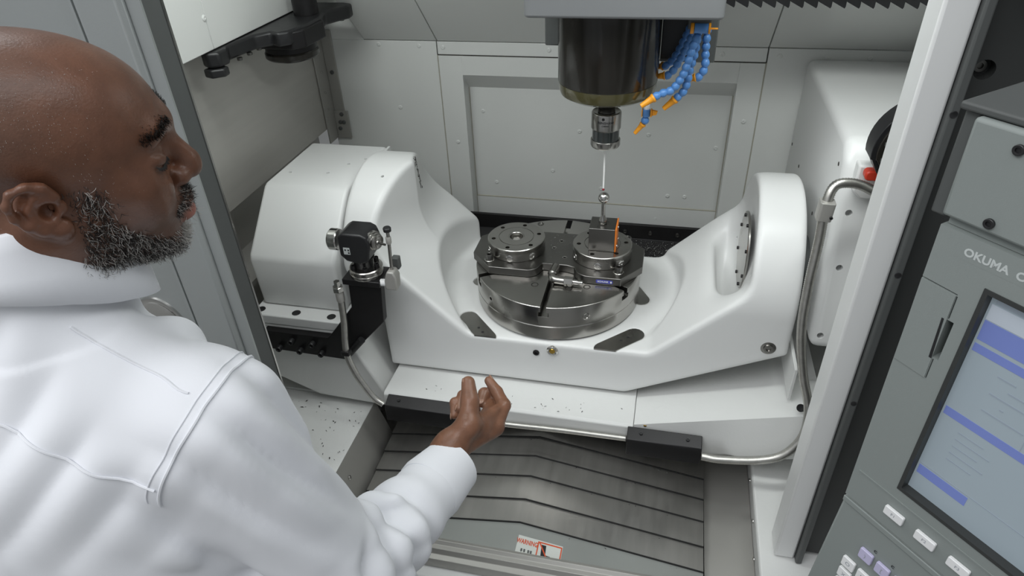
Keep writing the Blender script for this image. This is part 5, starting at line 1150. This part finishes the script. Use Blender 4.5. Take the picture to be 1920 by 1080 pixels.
def folds(P):
    w = noise3(P, 11, 13.0); w2 = noise3(P, 12, 24.0); w3 = noise3(P, 14, 9.0)
    su = (P - SH) @ ua / uL; sf = (P - EL) @ fc / fL
    du = np.linalg.norm(P - SH - ((P - SH) @ ua)[:, None] * ua, axis=1); df = np.linalg.norm(P - EL - ((P - EL) @ fc)[:, None] * fc, axis=1)
    onU = ss(0.13, 0.09, du) * ss(-0.25, 0.05, su) * ss(1.2, 1.0, su); onF = ss(0.11, 0.08, df) * ss(-0.35, 0.0, sf) * ss(0.80, 0.62, sf)
    l1 = (P - SH) @ np.cross(ua, TR); l2 = (P - SH) @ TR
    d = onU * ss(0.75, 0.15, su) * 0.0075 * fold(l1 * 120 + 30 * l2 + 3.0 * w + su * 4) * np.clip(0.6 + 0.7 * w3, 0.1, 1.4)
    d = d + onU * ss(0.35, 0.85, su) * 0.0065 * fold(su * 24 + l1 * 44 + 2.8 * w) * np.clip(0.7 + 0.6 * w2, 0.1, 1.5)
    q = (P - EL) @ np.cross(fc, ua)
    d = d + onF * 0.0066 * fold(sf * 27 + q * 60 + 2.6 * w + 1.2 * w2) * np.clip(0.75 + 0.6 * w3, 0.15, 1.5) * ss(0.78, 0.35, sf)
    onT = ss(0.05, 0.12, du) * ss(0.05, 0.11, df); lr = (P - TN) @ TR; lu = P[:, 2] - TN[2]
    d = d + onT * ss(-0.15, -0.25, lu) * 0.0115 * fold(lr * 120 + lu * 40 + 3.0 * w) * np.clip(0.65 + 0.55 * w3, 0.1, 1.3)
    d = d + onT * ss(-0.26, -0.10, lu) * ss(-0.02, 0.06, lr) * 0.0055 * fold(lr * 70 - lu * 60 + 3.4 * w3 + 1.5 * w)
    d = d + 0.0016 * w2 + 0.0006 * noise3(P, 13, 55.0)
    return -d
G2.displace(folds)
# open the neck and the cuffs
G2.cap(tl(0, -0.005, -0.02), hl(0, -0.03, -0.09), 0.060, 0.062, 0.008, 'sub')
Vs, Fs = G2.surface()
Fs = Fs[(Vs[Fs][:, :, 2] > -0.32).all(1)]
shirt = mesh_from(Vs, Fs, 'shirt', 'shirt', per)
# stitched seams lying on the cloth
def seam(pts, name, rad=0.0011, lift=0.0012, n=60):
    Pq, _ = smooth_path(pts, n); Pq = G2.snap(Pq, lift); build(MB().tube(Pq, rad, 6), name, 'shirt', shirt)
axs = (SH - tl(0.05, 0, -0.05)); axs /= np.linalg.norm(axs)
ring_c = SH + axs * 0.000; e1 = np.cross(axs, [0, 1, 0]); e1 /= np.linalg.norm(e1); e2 = np.cross(axs, e1)
def ring(a, rr=0.080): return ring_c + (e1 * math.cos(a) + e2 * math.sin(a)) * rr
seam([ring(a) for a in np.linspace(-2.1, 2.1, 20)], 'armhole_seam', 0.0016, 0.0010, 120)
seam([ring(a, 0.081) - axs * 0.011 for a in np.linspace(-2.1, 2.1, 20)], 'armhole_stitch', 0.0007, 0.0006, 120)
seam([tl(*q) for q in ((-0.19, -0.06, -0.12), (-0.10, -0.10, -0.065), (0.0, -0.11, -0.05), (0.08, -0.095, -0.05), (0.135, -0.075, -0.085), (0.182, -0.055, -0.122), (0.200, -0.040, -0.138))], 'yoke_seam', 0.0014, 0.0010, 90)
seam([tl(0.085, 0.0, -0.01), tl(0.112, 0.009, -0.033), tl(0.15, 0.025, -0.06), tl(0.186, 0.040, -0.09)], 'shoulder_seam', 0.0012, 0.0008, 50)
# cuffs
def cuff(e0, w0, name, t0, t1, r0, r1):
    d = (w0 - e0); L = np.linalg.norm(d); d = d / L; pr_ = []
    L0, L1 = t0 * L, t1 * L
    prof = [(r0 - 0.004, L0), (r0, L0 + 0.001), (r0 + 0.001, L0 + 0.012), (r1, L1 - 0.006), (r1 - 0.0002, L1), (r1 - 0.0022, L1 + 0.0008), (r1 - 0.0045, L1 - 0.001), (r1 - 0.0055, L1 - 0.02), (r0 - 0.008, L0 + 0.01)]
    mb = MB().lathe(prof, e0, d, 40); mb.f = mb.f[:-2]
    o = build(mb, name, 'shirt', shirt, 0, 2, 60); return o
cuff(EL, WRC, 'cuff', 0.73, 1.02, 0.0510, 0.0460); cuff(ELL, WRL, 'cuff', 0.72, 1.0, 0.050, 0.043)
# collar: stand and turned-down fall
cc = TN + np.array((0.024, 0.014, 0.040)); cup = np.array(hl(0, -0.03, -0.05)) - tl(0, 0, -0.03); cup /= np.linalg.norm(cup)
cup = cup * 0.45 + np.array([0.02, 0.02, 1.0]) * 0.55; cup /= np.linalg.norm(cup)
cf = TF - cup * (TF @ cup); cf /= np.linalg.norm(cf); crt = np.cross(cf, cup)
mb = MB(); N_ = 61; rows = []
for i in range(N_):
    a = math.radians(-158 + 316 * i / (N_ - 1)); t = abs(-1 + 2 * i / (N_ - 1))     # a=0 at the nape
    ce_ = lambda rr, z, ex=0.0: cc + (-cf * math.cos(a) + crt * math.sin(a)) * rr + cf * ex + cup * z
    drop = 0.010 * t ** 2; tipz = 0.012 * max(0, t - 0.72) / 0.28 + (0.034 * float(ss(0.1, 0.75, np.float64(t))) if math.sin(a) > 0 else 0.0)
    ex = 0.010 * t ** 2; drop = drop - 0.030 * max(0.0, math.sin(a)) ** 1.0 * (1 - 0.55 * max(0, t - 0.5) / 0.5)
    rows.append([ce_(0.0640, -0.012 - drop, ex), ce_(0.0655, 0.020 - drop, ex), ce_(0.0665, 0.0310 - drop, ex), ce_(0.0690, 0.0335 - drop, ex), ce_(0.0715, 0.0320 - drop, ex), ce_(0.0755, 0.018 - drop, ex), ce_(0.0815 + 0.003 * t, 0.000 - drop - 0.4 * tipz, ex * 1.3), ce_(0.0865 + 0.004 * t, -0.0150 - drop - tipz, ex * 1.5), ce_(0.0850 + 0.004 * t, -0.0158 - drop - tipz, ex * 1.5), ce_(0.0795 + 0.003 * t, 0.000 - drop - 0.4 * tipz, ex * 1.3), ce_(0.0720, 0.020 - drop, ex)])
n = len(rows[0]); fs = [(i * n + k, (i + 1) * n + k, (i + 1) * n + k + 1, i * n + k + 1) for i in range(N_ - 1) for k in range(n - 1)]
mb.add([p for r_ in rows for p in r_], fs)
me = bpy.data.meshes.new('collar'); me.from_pydata(mb.v, [], mb.f); me.update()
co_ = build(me, 'collar', 'shirt', shirt, 0, 2, 80)
sm = co_.modifiers.new('solid', 'SOLIDIFY'); sm.thickness = 0.0012
# ---- trousers, belt and shoes
G3 = SDF((-0.72, -1.28, FLOOR_Z + 0.02), (-0.10, -0.72, -0.12), 0.011)
PV = tl(0, 0.02, -0.69)
G3.ell(PV, (0.178, 0.135, 0.15), TB, 0.0)
for s_ in (-1, 1):
    hip = PV + TR * 0.09 * s_ + np.array((0, 0, -0.08)); knee = PV + TR * 0.10 * s_ + TF * 0.03 + np.array((0, 0, -0.46)); ank = np.array([*(PV + TR * 0.11 * s_)[:2], FLOOR_Z + 0.10])
    G3.cap(hip, knee, 0.098, 0.072, 0.05); G3.cap(knee, ank, 0.072, 0.058, 0.03)
V3, F3 = G3.surface(); mesh_from(V3, F3, 'trousers', 'trousers', per)
for s_ in (-1, 1):
    a = PV + TR * 0.11 * s_; GS = SDF((a[0] - 0.2, a[1] - 0.2, FLOOR_Z), (a[0] + 0.2, a[1] + 0.28, FLOOR_Z + 0.18), 0.008)
    z0 = FLOOR_Z
    GS.cap((a[0] - TF[0] * 0.05, a[1] - TF[1] * 0.05, z0 + 0.045), (a[0] + TF[0] * 0.10, a[1] + TF[1] * 0.10, z0 + 0.042), 0.042, 0.044, 0.0); GS.cap((a[0] + TF[0] * 0.10, a[1] + TF[1] * 0.10, z0 + 0.04), (a[0] + TF[0] * 0.18, a[1] + TF[1] * 0.18, z0 + 0.034), 0.042, 0.030, 0.02)
    GS.cap((a[0], a[1], z0 + 0.05), (a[0], a[1], z0 + 0.12), 0.042, 0.046, 0.02)
    Vx, Fx = GS.surface(); mesh_from(Vx, Fx, 'shoe', 'shoe', per)
